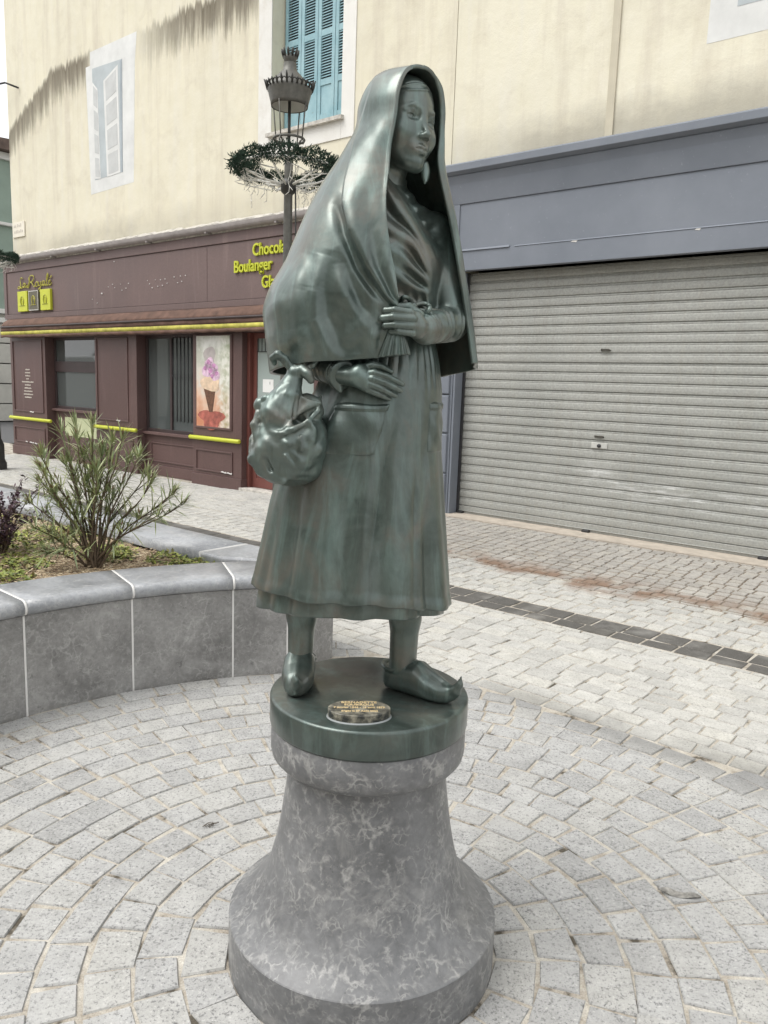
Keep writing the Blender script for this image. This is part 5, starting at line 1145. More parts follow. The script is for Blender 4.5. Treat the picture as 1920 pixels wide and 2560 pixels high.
# ---- body: head, neck, torso, arms and hands, legs as one surface
PH = math.radians(41); RO = math.radians(5.0); TI = math.radians(1.5)
hs0 = np.array([math.cos(PH), math.sin(PH), 0]); hf0 = np.array([math.sin(PH), -math.cos(PH), 0]); up0 = np.array([0, 0, 1.0])
hs = math.cos(RO) * hs0 - math.sin(RO) * up0
hu = math.sin(RO) * hs0 + math.cos(RO) * up0
hf = math.cos(TI) * hf0 - math.sin(TI) * hu; hu = np.cross(hs, hf); hu = hu if hu[2] > 0 else -hu
HC = np.array([0.026, -0.012, 1.416]); HB = (hs, hf, hu)
HSC = 0.98
def hp(s, f, z): return HC + HSC * (s * hs + f * hf + z * hu)

body = SDF((-0.27, -0.26, 0.03), (0.26, 0.20, 1.545), 0.0026)
PB = math.radians(32); bs = np.array([math.cos(PB), math.sin(PB)]); bf = np.array([math.sin(PB), -math.cos(PB)])
# torso by cross sections
tz = np.array([0.40, 0.60, 0.80, 0.90, 0.96, 1.02, 1.08, 1.14, 1.20, 1.235, 1.262, 1.29])
ta = np.array([0.10, 0.115, 0.118, 0.106, 0.104, 0.112, 0.125, 0.136, 0.140, 0.122, 0.078, 0.052])
tb = np.array([0.09, 0.10, 0.098, 0.088, 0.086, 0.095, 0.105, 0.104, 0.090, 0.076, 0.062, 0.048])
tcx = np.interp(tz, [0.4, 0.8, 0.95, 1.1, 1.3], [-0.03, 0.0, 0.018, 0.020, 0.002])
tcy = np.interp(tz, [0.4, 0.8, 0.95, 1.1, 1.3], [0.02, 0.02, 0.018, 0.022, 0.014])
sl, x, y, z = body.region((-0.2, -0.2, 0.42), (0.24, 0.2, 1.30))
zz = np.broadcast_to(z, (1, 1, z.shape[2]))
X = x - np.interp(zz, tz, tcx); Y = y - np.interp(zz, tz, tcy)
S_ = X * bs[0] + Y * bs[1]; F_ = X * bf[0] + Y * bf[1]
A_ = np.interp(zz, tz, ta); B_ = np.interp(zz, tz, tb)
rr = np.sqrt((S_ / A_) ** 2 + (F_ / B_) ** 2)
d = (rr - 1) * np.minimum(A_, B_)
# crossed shawl: a rolled lapel from the neck down to the right and folds fanning below it
fx, fz = 0.006 + 0.0 * x, 1.292
# perspective-free lapel line in the x-z plane, curving
lap_z = np.array([1.30, 1.29, 1.253, 1.201, 1.151, 1.111, 1.06, 1.00]); lap_x = np.array([0.0, 0.006, 0.034, 0.071, 0.106, 0.126, 0.138, 0.142])
lx = np.interp(zz, lap_z[::-1], lap_x[::-1])
qd = (x - lx) * 0.82                                 # signed distance across the lapel (+ = blouse side)
front = sstep(0.0, 0.04, F_) * sstep(0.93, 0.97, zz)
CX_, CZ_ = 0.215, 0.995                                 # the folds run together low on her left side
ang = np.degrees(np.arctan2(z - CZ_, -(x - CX_))); rad_ = np.hypot(x - CX_, z - CZ_); rf = sstep(0.07, 0.17, rad_)
disp = 0.016 * np.exp(-((qd + 0.019) / 0.019) ** 2) + 0.004 * (1 - sstep(-0.002, 0.006, qd)) - 0.009 * sstep(-0.001, 0.006, qd) * sstep(1.05, 1.13, zz)
wob = 1.6 * np.sin(rad_ * 38) 
for a0, am, wd in ((41.5, .0095, 3.6), (31.0, .0095, 3.8), (19.0, .0075, 4.4), (3.0, .0050, 5.5)):
    disp = disp + rf * am * (np.exp(-((ang - a0 - wob) / wd) ** 2) - 0.8 * np.exp(-((ang - a0 - wob - 5.2) / (wd * 0.65)) ** 2)) * (1 - sstep(-0.034, -0.018, qd))
blz = 0.0045 * np.sin((z * 0.80 - x * 0.5) * 2 * math.pi / 0.036) * sstep(0.012, 0.02, qd)   # blouse creases
disp = (disp + blz) * front
disp = disp + 0.0025 * np.sin(x * 2 * math.pi / 0.021 + 3 * np.sin(z * 25)) * front * (1 - sstep(1.0, 1.04, zz))
body.put(sl, d - disp, 0.012)
for s in (-1, 1):                                    # bust
    c = np.array([0.02, 0.02, 1.105]) + np.array([*(bs * 0.050 * s + bf * 0.062), 0])
    body.ellipsoid(c, (0.044, 0.044, 0.050), None, 0.03)
# head on a finer grid
cap = body.capsule; ell = body.ellipsoid
head = SDF((-0.085, -0.135, 1.235), (0.145, 0.115, 1.545), 0.0014)
head.capsule(hp(0, -.018, -.055), hp(0, -.034, -.165), 0.043, 0.050, 0.02)
body.capsule(hp(0, -.030, -.155), hp(0, -.036, -.21), 0.046, 0.054, 0.02)
E = lambda c, r, k=0.01, op='u', cut=None: head.ellipsoid(hp(*c), np.array(r) * HSC, HB, k, op, cut)
K = lambda a, b, ra, rb=None, k=0.006, op='u': head.capsule(hp(*a), hp(*b), ra * HSC, None if rb is None else rb * HSC, k, op)
E((0, -.001, .026), (.074, .090, .087), .01)
E((0, .030, -.030), (.0655, .062, .076), .02)
for s in (-1, 1):
    K((.054 * s, .004, -.045), (.017 * s, .062, -.097), .017, .016, .022)
    E((.037 * s, .057, -.033), (.025, .024, .024), .020)
E((0, .073, -.098), (.018, .018, .0160), .018)
E((0, .075, -.068), (.028, .021, .020), .014)
for s in (-1, 1):
    K((.010 * s, .0815, .0165), (.030 * s, .0800, .0215), .0046, .0040, .010)         # brow
    K((.030 * s, .0800, .0215), (.052 * s, .0590, .0135), .0040, .0030, .010)
    E((.0310 * s, .0925, .0010), (.0182, .0188, .0113), .007, 's')                     # eye socket
    E((.0180 * s, .0940, .0035), (.0062, .0120, .0090), .008, 's')
    E((.0315 * s, .0632, -.0005), (.0145, .0145, .0145), .0012)                       # eyeball
    E((.0340 * s, .0935, .0112), (.0175, .0125, .0055), .008, 's')
    up = [(.0165 * s, .0755, -.0025), (.0225 * s, .0775, .0040), (.0310 * s, .0788, .0066), (.0395 * s, .0755, .0046), (.0465 * s, .0685, -.0012)]
    lo = [(.0165 * s, .0755, -.0025), (.0240 * s, .0762, -.0068), (.0325 * s, .0765, -.0080), (.0405 * s, .0735, -.0060), (.0465 * s, .0685, -.0012)]
    for P_, r_ in ((up, .0021), (lo, .0017)):
        P_ = catmull(P_, 13)
        for a, b in zip(P_, P_[1:]): K(a, b, r_, r_, .0015)
    K((.0170 * s, .0770, .0098), (.0310 * s, .0800, .0128), .0024, .0026, .005); K((.0310 * s, .0800, .0128), (.0450 * s, .0705, .0085), .0026, .0022, .005)   # lid fold
    E((.0322 * s, .0790, .0000), (.0038, .0030, .0038), .0010, 's')                   # incised iris
K((0, .0815, .012), (0, .1045, -.036), .0054, .0066, .012)                             # nose
E((0, .1062, -.0395), (.0076, .0076, .0070), .007)
for s in (-1, 1):
    E((.0088 * s, .0955, -.0430), (.0058, .0088, .0056), .010)
    E((.0055 * s, .1000, -.0505), (.0022, .0038, .0016), .003, 's')
    K((.0195 * s, .0855, -.0700), (.0060 * s, .0962, -.0660), .0024, .0038, .005)
    K((.0060 * s, .0962, -.0660), (0, .0962, -.0672), .0038, .0034, .005)
    K((.0165 * s, .0865, -.0740), (0, .0950, -.0776), .0032, .0052, .007)
    K((.0165 * s, .0915, -.0708), (.0075 * s, .0990, -.0716), .0008, .0012, .0030, 's')
    K((.0075 * s, .0990, -.0716), (0, .1000, -.0722), .0012, .0012, .0030, 's')
K((0, .1030, -.056), (0, .1020, -.0610), .0020, .0024, .004, 's')                      # philtrum
E((0, .1010, -.0890), (.015, .0070, .0042), .006, 's')
# hair drawn back from a curved hairline, two strands crossing the forehead
E((0, -.003, .031), (.0780, .0930, .0845), .0025, 'u', lambda s, f, z: (0.80 * f - 0.60 * z) - 0.0225 - 0.004 * np.abs(s) / .06)
for lft in ([(-.055, .060), (-.040, .068), (-.015, .077), (.010, .082), (.030, .083)], [(-.056, .052), (-.035, .056), (-.012, .062), (.010, .070), (.028, .081)]):
    lft = [(a, -.001 + .0905 * math.sqrt(max(0.02, 1 - (a / .0755) ** 2 - ((b - .026) / .0875) ** 2)), b) for a, b in lft]
    q_ = catmull(lft, 25); w_ = [.0010 + .0014 * math.sin(math.pi * i / 24) for i in range(25)]
    for i in range(24): K(q_[i], q_[i + 1], w_[i], w_[i + 1], .0025)
# her left arm: shoulder, elbow, forearm across the waist
cap((0.120, 0.06, 1.19), (0.176, 0.005, 0.975), 0.050, 0.042, 0.02)
cap((0.172, -0.012, 0.962), (0.100, -0.135, 0.938), 0.042, 0.0335, 0.015, 'u', 0.0024)
for t, r_ in ((0.93, 0.0375), (1.0, 0.0365)):                      # cuff
    c = np.array([0.172, -0.012, 0.962]) * (1 - t) + np.array([0.100, -0.135, 0.938]) * t
    dv = np.array([-0.072, -0.123, -0.024]); dv /= np.linalg.norm(dv)
    ell(c, (0.006, r_, r_), (dv, np.cross(dv, up0) / np.linalg.norm(np.cross(dv, up0)), np.cross(np.cross(dv, up0), dv) / np.linalg.norm(np.cross(np.cross(dv, up0), dv))), 0.003)
hands = SDF((-0.115, -0.215, 0.755), (0.118, -0.100, 1.005), 0.0016)
# left hand: palm and fingers wrapped round the gathered veil
hands.capsule((0.100, -0.138, 0.938), (0.083, -0.160, 0.941), 0.024, 0.026, 0.008)
hands.capsule((0.078, -0.166, 0.962), (0.080, -0.164, 0.934), 0.0150, 0.0145, 0.012)
for kn, pip, dip, tip, r_ in (((.066, -.182, .970), (.030, -.192, .974), (.010, -.182, .973), (.008, -.166, .971), .0098),
                              ((.072, -.185, .9565), (.027, -.197, .958), (.004, -.186, .956), (.001, -.168, .955), .0102),
                              ((.073, -.184, .9405), (.032, -.195, .941), (.011, -.185, .940), (.008, -.168, .939), .0098),
                              ((.072, -.179, .9255), (.040, -.189, .927), (.024, -.181, .927), (.021, -.166, .927), .0086)):
    hands.chain([(.086, -.160, (kn[2] + .946) / 2), kn, pip, dip, tip], [r_ * 1.08, r_ * .96, r_ * .86, r_ * .80, r_ * .70], 0.0014)
hands.chain([(.088, -.150, .968), (.062, -.152, .985), (.035, -.158, .984)], [.012, .0105, .009], .004)   # thumb behind the cloth
# her right arm under the veil, hand resting on the apron
cap((-0.135, 0.02, 1.17), (-0.205, 0.02, 0.885), 0.050, 0.043, 0.02)
cap((-0.205, 0.015, 0.872), (-0.112, -0.104, 0.837), 0.043, 0.034, 0.02, 'u', 0.0016)
dv = np.array([0.117, -0.150, -0.044]); dv /= np.linalg.norm(dv); d2 = np.cross(dv, up0); d2 /= np.linalg.norm(d2); d3 = np.cross(d2, dv)
for c_, r_ in (((-0.100, -0.119, 0.832), .0350), ((-0.093, -0.128, 0.829), .0360), ((-0.087, -0.136, 0.827), .0365)): ell(c_, (0.0065, r_, r_), (dv, d2, d3), 0.004)    # cuff
cap((-0.096, -0.130, 0.806), (-0.090, -0.140, 0.790), 0.013, 0.005, 0.012)
hands.capsule((-0.095, -0.132, 0.828), (-0.050, -0.155, 0.823), 0.0225, 0.024, 0.006)
hands.capsule((-0.045, -0.157, 0.834), (-0.030, -0.158, 0.806), 0.019, 0.016, 0.014)
for kn, pip, dip, tip, r_ in (((-.012, -.163, .834), (.019, -.166, .826), (.040, -.161, .817), (.055, -.153, .810), .0092),
                              ((-.014, -.166, .820), (.015, -.169, .811), (.036, -.163, .802), (.050, -.154, .795), .0095),
                              ((-.019, -.165, .807), (.008, -.167, .797), (.026, -.161, .789), (.039, -.153, .783), .0090),
                              ((-.026, -.160, .795), (-.002, -.162, .786), (.014, -.157, .780), (.025, -.150, .775), .0080)):
    hands.chain([(-.050, -.156, (kn[2] + .822) / 2), kn, pip, dip, tip], [r_ * 1.12, r_ * .98, r_ * .87, r_ * .80, r_ * .64], 0.0014)
hands.chain([(-.050, -.146, .842), (-.018, -.146, .850), (.006, -.148, .848), (.026, -.150, .838)], [.013, .0115, .0098, .008], .003)
# legs in stockings
cap((-0.115, 0.025, 0.55), (-0.188, 0.030, 0.20), 0.060, 0.039, 0.02); cap((-0.188, 0.030, 0.20), (-0.190, 0.022, 0.075), 0.038, 0.033, 0.02)
cap((0.050, 0.030, 0.55), (0.088, 0.010, 0.20), 0.060, 0.039, 0.02); cap((0.088, 0.010, 0.20), (0.086, 0.004, 0.065), 0.039, 0.036, 0.02)
surfobj("body", [body.surf(1), head.surf(2), hands.surf(1)], 'bronze', statue)

# ---- veil: hood over the head running into a long cape, gathered in her left hand
def hc(s, f): return (HC[0] + hs0[0] * s + hf0[0] * f, HC[1] + hs0[1] * s + hf0[1] * f)
shoe = [(-.080, .080), (-.091, .048), (-.095, .0), (-.089, -.05), (-.056, -.098), (0, -.113), (.056, -.098), (.089, -.05), (.095, .0), (.093, .042), (.085, .068)]
lv = []
for z_, ks, kb in ((1.5400, .0, .05), (1.5388, .18, .25), (1.534, .37, .42), (1.522, .58, .58), (1.499, .79, .74), (1.460, .94, .89), (1.405, 1.0, 1.0)):
    row = []
    for s, f in shoe:
        ff = (f + (0.012 * sstep(1.42, 1.525, z_) * (f / .068) if s > 0 else 0)) if f > 0 else f * kb
        px_, py_ = hc(s * ks, ff)
        row.append((px_, py_, z_ - (0.14 * max(f, 0) if z_ > 1.47 else 0.10 * max(f, 0) * sstep(1.40, 1.47, z_)) - (0.0 if f > 0 else -f * 0.10 * (1 - kb))))
    lv.append(row)
cape = {1.34: [(.008, -.125), (-.032, -.117), (-.077, -.085), (-.109, -.035), (-.122, .03), (-.10, .09), (-.045, .125), (.03, .12), (.09, .09), (.134, .045), (.134, -.018)],
 1.28: [(.006, -.135), (-.05, -.128), (-.105, -.095), (-.145, -.04), (-.163, .03), (-.14, .10), (-.07, .145), (.02, .145), (.10, .115), (.150, .055), (.147, -.026)],
 1.22: [(.003, -.145), (-.065, -.142), (-.13, -.11), (-.175, -.045), (-.193, .025), (-.165, .105), (-.085, .15), (.025, .155), (.115, .125), (.168, .06), (.164, -.032)],
 1.16: [(.006, -.155), (-.075, -.158), (-.15, -.125), (-.2, -.055), (-.218, .02), (-.19, .11), (-.1, .16), (.025, .165), (.125, .135), (.183, .06), (.178, -.036)],
 1.09: [(.018, -.165), (-.08, -.172), (-.165, -.14), (-.225, -.065), (-.247, .02), (-.215, .115), (-.115, .17), (.025, .175), (.135, .145), (.199, .06), (.193, -.040)],
 1.03: [(.032, -.172), (-.08, -.178), (-.18, -.15), (-.25, -.075), (-.280, .015), (-.24, .12), (-.125, .18), (.025, .185), (.145, .15), (.211, .06), (.205, -.042)],
 0.98: [(.036, -.172), (-.075, -.178), (-.185, -.155), (-.265, -.08), (-.296, .015), (-.25, .125), (-.13, .185), (.025, .19), (.15, .155), (.221, .06), (.215, -.044)],
 0.92: [(.012, -.166), (-.075, -.176), (-.18, -.155), (-.258, -.085), (-.290, .01), (-.25, .125), (-.13, .19), (.025, .195), (.155, .16), (.232, .06), (.227, -.044)],
 0.85: [(-.004, -.158), (-.08, -.170), (-.175, -.152), (-.248, -.085), (-.278, .01), (-.245, .125), (-.13, .19), (.025, .2), (.155, .165), (.240, .06), (.236, -.044)]}
hemz = [.868, .860, .852, .838, .826, .822, .820, .822, .832, .855, .870]
for z_, row in cape.items():
    lv.append([(a, b, z_ if z_ > 0.86 else hemz[i]) for i, (a, b) in enumerate(row)])
lv = np.array(lv)                                      # (levels, 11, 3)
NU, NV = 500, 420
cols = np.stack([catmull(lv[:, j], NV) for j in range(lv.shape[1])], 1)     # smooth down the height
USAMP = np.concatenate([np.linspace(0, 0.40, 330, endpoint=False), np.linspace(0.40, 1, NU - 330)])
P = np.stack([catmull(cols[i], NU, t01=USAMP) for i in range(NV)], 0)
N = surfnormals(P); 
cen = P.mean(axis=1, keepdims=True); N *= np.sign(np.sum(N * (P - cen) * np.array([1, 1, 0]), axis=2).mean())
vx = (P[..., 0]) * 2 / (2 + P[..., 1]); vz = .804 + (P[..., 2] - .804) * 2 / (2 + P[..., 1])
uu = np.broadcast_to(USAMP, (NV, NU)); zr = P[..., 2]
# turned-back front layer: an edge that runs from the crown to the elbow and in to the hand
flz = np.array([.97, 1.0, 1.024, 1.089, 1.175, 1.239, 1.282, 1.377, 1.462, 1.524, 1.56]); flx = np.array([.038, .026, .004, -.044, -.086, -.103, -.099, -.081, -.055, -.037, -.03])
side = flx[None] * 0
xf = np.interp(vz, flz, flx)
left = uu < 0.5
inflap = (vx - xf)
stp = sstep(-0.0050, 0.0040, inflap) * left * (uu < 0.45)
on = sstep(0.985, 1.02, vz)
hgt = np.interp(vz, [.95, 1.0, 1.1, 1.24, 1.33, 1.45, 1.56], [.010, .016, .017, .012, .006, .0035, .002])
disp = stp * hgt * on * np.where(left, 1, 0)
disp = disp - 0.012 * np.exp(-((inflap + 0.016) / 0.013) ** 2) * left * sstep(1.0, 1.06, vz) * (1 - sstep(1.20, 1.27, vz))      # hollow under the edge
# pleats of the layer converging on the hand
rel = np.clip((vx - xf) / (np.maximum(np.interp(vz, flz, [.05, .05, .04, .065, .098, .11, .105, .092, .07, .1, .1]), .01)), 0, 1)
am = np.interp(vz, [.98, 1.05, 1.15, 1.26, 1.30], [.003, .006, .0065, .003, 0])
disp = disp + stp * am * np.sin(rel * 2 * math.pi * 1.35 + 0.3) * np.sin(math.pi * np.clip(rel, 0, 1)) ** 0.5
def ridge(path, amp, wid, taper=True):
    pts = np.array(path); best = np.full(vx.shape, 9.0); tt = np.zeros(vx.shape); n = len(pts) - 1
    for i in range(n):
        a, b = pts[i], pts[i + 1]; d_ = b - a; t = np.clip(((vx - a[0]) * d_[0] + (vz - a[1]) * d_[1]) / (d_ @ d_), 0, 1)
        q = np.hypot(vx - a[0] - t * d_[0], vz - a[1] - t * d_[1]); m = q < best
        best = np.where(m, q, best); tt = np.where(m, (i + t) / n, tt)
    e = np.sin(math.pi * np.clip(tt, 0, 1)) ** 0.9 if taper else 1
    return 1.15 * amp * np.exp(-(best / (1.5 * wid)) ** 2) * e * (P[..., 1] < 0.06) * (uu < 0.62)
notflap = 1 - stp * on
for path, amp, wid in (([(-.150, 1.12), (-.165, 1.04), (-.162, .96), (-.130, .895), (-.10, .86)], .013, .017), ([(-.19, 1.12), (-.205, 1.04), (-.198, .95), (-.175, .88)], .009, .015),
                       ([(-.17, 1.12), (-.186, 1.03), (-.180, .955), (-.150, .89)], -.009, .012), ([(-.125, 1.13), (-.144, 1.03), (-.138, .975), (-.10, .905), (-.07, .87)], -.011, .015),
                       ([(-.105, 1.10), (-.095, 1.03), (-.060, .975), (-.035, .93), (-.028, .88)], .010, .014),
                       ([(-.11, 1.14), (-.075, 1.05), (-.05, 1.0), (-.015, .96)], -.009, .011), ([(-.085, 1.02), (-.055, .955), (-.052, .88)], -.009, .016),
                       ([(-.25, .88), (-.215, .915), (-.165, .925)], .007, .018), ([(-.275, .99), (-.24, .93), (-.225, .86)], -.005, .018),
                       ([(-.235, 1.10), (-.255, 1.02), (-.25, .95), (-.235, .88)], .007, .016),
                       ([(.0, .955), (-.018, .92), (-.012, .87)], .008, .010), ([(-.01, .99), (-.06, .94), (-.11, .90)], .006, .012)):
    disp = disp + ridge(path, amp, wid) * notflap
# soft hanging folds on the back and the far side
back = sstep(0.50, 0.58, uu) * (1 - sstep(1.0, 1.32, zr))
disp = disp + back * 0.010 * np.sin(uu * 2 * math.pi * 9 + 1.0) * (1 - sstep(0.90, 0.97, uu) * 0.6)
# rolled hem along both front edges and the bottom
disp = disp + 0.004 * np.exp(-(uu / 0.010) ** 2) + 0.005 * np.sin(math.pi * np.clip((uu - 0.93) / 0.07, 0, 1)) - 0.010 * sstep(0.985, 1.0, uu)
tex = np.sin(vx * 61 + 3 * np.sin(vz * 23)) * np.sin(vz * 47 + 2 * np.sin(vx * 31)) * 0.0004
topf = 1 - sstep(1.500, 1.532, zr)
Pd = P + N * ((disp + tex) * topf)[..., None]
veil = gridmesh("veil", Pd, 'bronze', statue, False, 0.008, -1, True, False)
# the gathered end of the veil spreading below the hand
fan = []
for i, t in enumerate(np.linspace(-0.6, 1, 26)):
    row = []
    for a in np.linspace(0, 2 * math.pi, 121)[:-1]:
        wgt = max(t, 0) ** 0.8
        hw = 0.013 + 0.024 * wgt + (0.006 * (-t) if t < 0 else 0); hd = 0.009 + 0.011 * wgt
        cx_ = 0.036 - 0.003 * wgt; cz_ = 0.935 - 0.062 * t if t > 0 else 0.935 - 0.07 * t
        rip = 1 + (0.10 + 0.10 * wgt) * math.cos(13 * a + 0.4)
        row.append((cx_ + hw * math.cos(a) * (0.9 + 0.1 * rip), -0.170 + 0.004 * wgt + hd * math.sin(a) * rip, cz_ + 0.005 * wgt * math.cos(a)))
    fan.append(row)
fan.append([(0.033, -0.166, 0.885)] * 120)
gridmesh("gathered_hem", np.array(fan), 'bronze', statue, True)

# ---- dress: wide skirt of the overdress and the hem of the underskirt below it
skz = [0.97, 0.93, 0.86, 0.80, 0.72, 0.64, 0.565, 0.50, 0.40, 0.32, 0.25, 0.20]
skl = [-.085, -.09, -.118, -.148, -.185, -.218, -.243, -.258, -.276, -.292, -.303, -.306]
skr = [.118, .121, .137, .147, .150, .152, .160, .166, .176, .185, .192, .196]
sky = [.098, .102, .122, .138, .150, .158, .166, .172, .182, .190, .196, .198]
skcy = [.015, .015, .013, .012, .012, .012, .012, .012, .012, .012, .012, .012]
def skirt_pt(th, z_, grow=0.0):
    """surface of the overdress at angle th (0 = to the right, -90deg = towards the viewer)"""
    zi = np.array(skz)[::-1]; g = lambda a: np.interp(z_, zi, np.array(a)[::-1])
    l_, r_, b_, cy_ = g(skl), g(skr), g(sky), g(skcy)
    cx_ = (l_ + r_) / 2; rx_ = (r_ - l_) / 2
    am = 0.0012 + 0.0120 * (1 - sstep(0.30, 0.80, z_))
    ph = 0.9 * (0.8 - z_)
    fold = am * (0.55 * np.cos(7 * th + 1.0 + ph) + 0.38 * np.cos(12 * th - 0.7 - 1.3 * ph) + 0.22 * np.cos(19 * th + 2.2 + ph))
    fold = fold + 0.0022 * np.cos(37 * th + 2 * np.sin(3 * th)) * np.exp(-((z_ - 0.88) / 0.07) ** 2)
    fold = fold - 0.006 * np.exp(-((th + 1.28 + 0.55 * (0.62 - z_)) / 0.06) ** 2) * sstep(0.25, 0.40, z_) * (1 - sstep(0.60, 0.78, z_))
    fold = fold + 0.007 * np.exp(-((th + 0.62 - 0.2 * (0.6 - z_)) / 0.09) ** 2) * (1 - sstep(0.55, 0.70, z_))
    fold = fold - 0.007 * np.exp(-((th + 0.86 + 0.12 * (0.6 - z_)) / 0.06) ** 2) * (1 - sstep(0.50, 0.64, z_))
    cs, sn = np.cos(th), np.sin(th)
    return np.stack([cx_ + (rx_ + fold + grow) * cs, cy_ + (b_ + fold + grow) * sn, z_ + 0 * th], -1)
TH = np.linspace(0, 2 * math.pi, 361)[:-1]; TH = np.where(TH > math.pi, TH - 2 * math.pi, TH)
hemline = 0.286 - 0.034 * sstep(-0.02, 0.19, np.cos(TH) * 0.25 - 0.055) + 0.0025 * np.sin(5 * TH) + 0.0015 * np.sin(17 * TH)
rows = [skirt_pt(TH, 0.97 + (hemline - 0.97) * t, 0.003 * sstep(0.95, 0.99, t)) for t in np.linspace(0, 1, 190)]
gridmesh("dress", np.array(rows), 'bronze_skirt', statue, True, 0.010, -1)
under = 0.246 - 0.024 * (1 - np.clip(-np.sin(TH), 0, 1)) + 0.002 * np.sin(9 * TH)
rows = []
for t in np.linspace(0, 1, 30):
    zq = 0.36 + (under - 0.36) * t
    q = skirt_pt(TH, zq, -0.016); rows.append(q)
gridmesh("underskirt", np.array(rows), 'bronze_skirt', statue, True, 0.008, -1)
def pocket(th0, th1, z0, z1, lean):
    nu, nz = 46, 46; G = np.zeros((nz, nu, 3))
    for i, tz_ in enumerate(np.linspace(-0.03, 1.03, nz)):
        for j, tu in enumerate(np.linspace(-0.03, 1.03, nu)):
            th = th0 + (th1 - th0) * tu + lean * tz_
            zc = z0 + (z1 - z0) * tz_ - 0.006 * math.sin(tu * math.pi) * (1 - tz_)
            e = min(min(tu, 1 - tu) * 5.0, min(tz_, 1 - tz_) * 5.0)
            g_ = -0.005 if e < 0 else 0.011 * min(1, e * 3.2) ** 0.5 + 0.006 * math.sin(max(0, min(1, tu)) * math.pi) * math.sin(max(0, min(1, tz_)) * math.pi)
            if 0.86 < tz_ <= 1: g_ += 0.003
            g_ += 0.0022 * math.sin(tu * 9 + tz_ * 5) * math.sin(tz_ * 7 + 1)
            G[i, j] = skirt_pt(np.array(th), np.array(zc), g_)
    gridmesh("pocket", G, 'bronze_skirt', statue)
pocket(-2.24, -1.40, 0.640, 0.766, 0.06)
pocket(-0.66, -0.14, 0.645, 0.772, 0.0)
# apron strings tied in a bow at the waist
mb = MB()
def loop(c, r1, r2, rot, tilt, rad, a0=0.0, a1=2 * math.pi, n=22):
    pts = []
    for a in np.linspace(a0, a1, n):
        p = np.array([r1 * math.cos(a), 0.010 * math.sin(a * 2), r2 * math.sin(a)])
        cr, sr = math.cos(rot), math.sin(rot)
        p = np.array([p[0] * cr - p[2] * sr, p[1] + p[0] * tilt, p[0] * sr + p[2] * cr]); pts.append(np.array(c) + p)
    mb.tube(pts, rad, 8)
loop((0.090, -0.128, 0.982), 0.022, 0.014, 0.35, -0.3, 0.0055)
loop((0.090, -0.118, 0.984), 0.021, 0.013, 0.35, -0.3, 0.0055)
loop((0.056, -0.128, 0.998), 0.012, 0.010, -0.5, 0.3, 0.0055)
mb.tube([(0.066, -0.13, 0.992), (0.074, -0.138, 0.988), (0.080, -0.13, 0.984)], [.008, .010, .007], 10)
mb.tube([(0.078, -0.128, 0.985), (0.110, -0.122, 0.978), (0.132, -0.105, 0.955), (0.138, -0.095, 0.925)], [.004, .007, .009, .008], 8)
for k_ in range(3): mb.tube([(0.03, -0.112 + .002 * k_, 1.004 - .010 * k_), (0.085, -0.112, 0.988 - .010 * k_), (0.135, -0.075, 0.985 - .010 * k_), (0.15, -0.03, 0.985 - .01 * k_)], 0.006, 8)
mb.build("apron_bow", 'bronze', statue)
# end of the head kerchief hanging beside the jaw
G = np.zeros((14, 9, 3))
for i, t in enumerate(np.linspace(0, 1, 14)):
    for j, s in enumerate(np.linspace(-1, 1, 9)):
        wd = 0.0135 * (math.sin(math.pi * (0.12 + 0.86 * t)) ** 0.7)
        G[i, j] = (0.090 + 0.65 * wd * s + 0.004 * t, -0.030 - 0.006 * (1 - s * s) + 0.004 * s, 1.330 - 0.044 * t + 0.004 * s)
gridmesh("kerchief_end", G, 'bronze', statue, False, 0.006, 0)

# ---- bundle hanging from her right forearm
bu = SDF((-0.34, -0.25, 0.54), (-0.09, 0.0, 0.90), 0.0026)
bu.ellipsoid((-0.203, -0.120, 0.665), (0.088, 0.078, 0.092), None, 0.01)
bu.ellipsoid((-0.245, -0.135, 0.640), (0.056, 0.060, 0.062), None, 0.04)
bu.ellipsoid((-0.195, -0.120, 0.600), (0.066, 0.060, 0.036), None, 0.03)
bu.capsule((-0.236, -0.150, 0.735), (-0.196, -0.140, 0.828), 0.043, 0.016, 0.02)          # gathered neck of the cloth
# opening at the side, straw and dark inside
bu.ellipsoid((-0.172, -0.178, 0.738), (0.036, 0.040, 0.036), None, 0.008, 's')
bu.ellipsoid((-0.168, -0.135, 0.742), (0.040, 0.026, 0.040), None, 0.004)
for k_ in range(13):                                                                        # straw strands in the opening
    a = k_ / 12; bu.capsule((-0.205 + .030 * a, -0.168 + .014 * abs(a - .5), 0.714 + .028 * a), (-0.176 + 0.042 * a, -0.158, 0.772 - .012 * a), 0.0030, 0.0024, 0.003)
rim = [(-0.245, -0.186, 0.690), (-0.220, -0.196, 0.690), (-0.191, -0.196, 0.700), (-0.160, -0.182, 0.718), (-0.138, -0.160, 0.744), (-0.137, -0.13, 0.775)]
bu.chain(rim, [.0050, .0058, .0058, .0055, .005, .004], 0.006)
for k_ in range(9):                                                                          # flutes running up into the knot
    a = -1.25 + 2.5 * k_ / 8
    bot = np.array([-0.232 + 0.046 * math.sin(a), -0.146 - 0.042 * math.cos(a), 0.728 - .006 * (k_ % 2)])
    topp = np.array([-0.196 + 0.015 * math.sin(a), -0.140 - 0.014 * math.cos(a), 0.824])
    bu.capsule(bot, (bot + topp) / 2 + np.array([0, -0.002, 0.004]), 0.0068, 0.0060, 0.004); bu.capsule((bot + topp) / 2 + np.array([0, -0.002, 0.004]), topp, 0.006, 0.0038, 0.004)
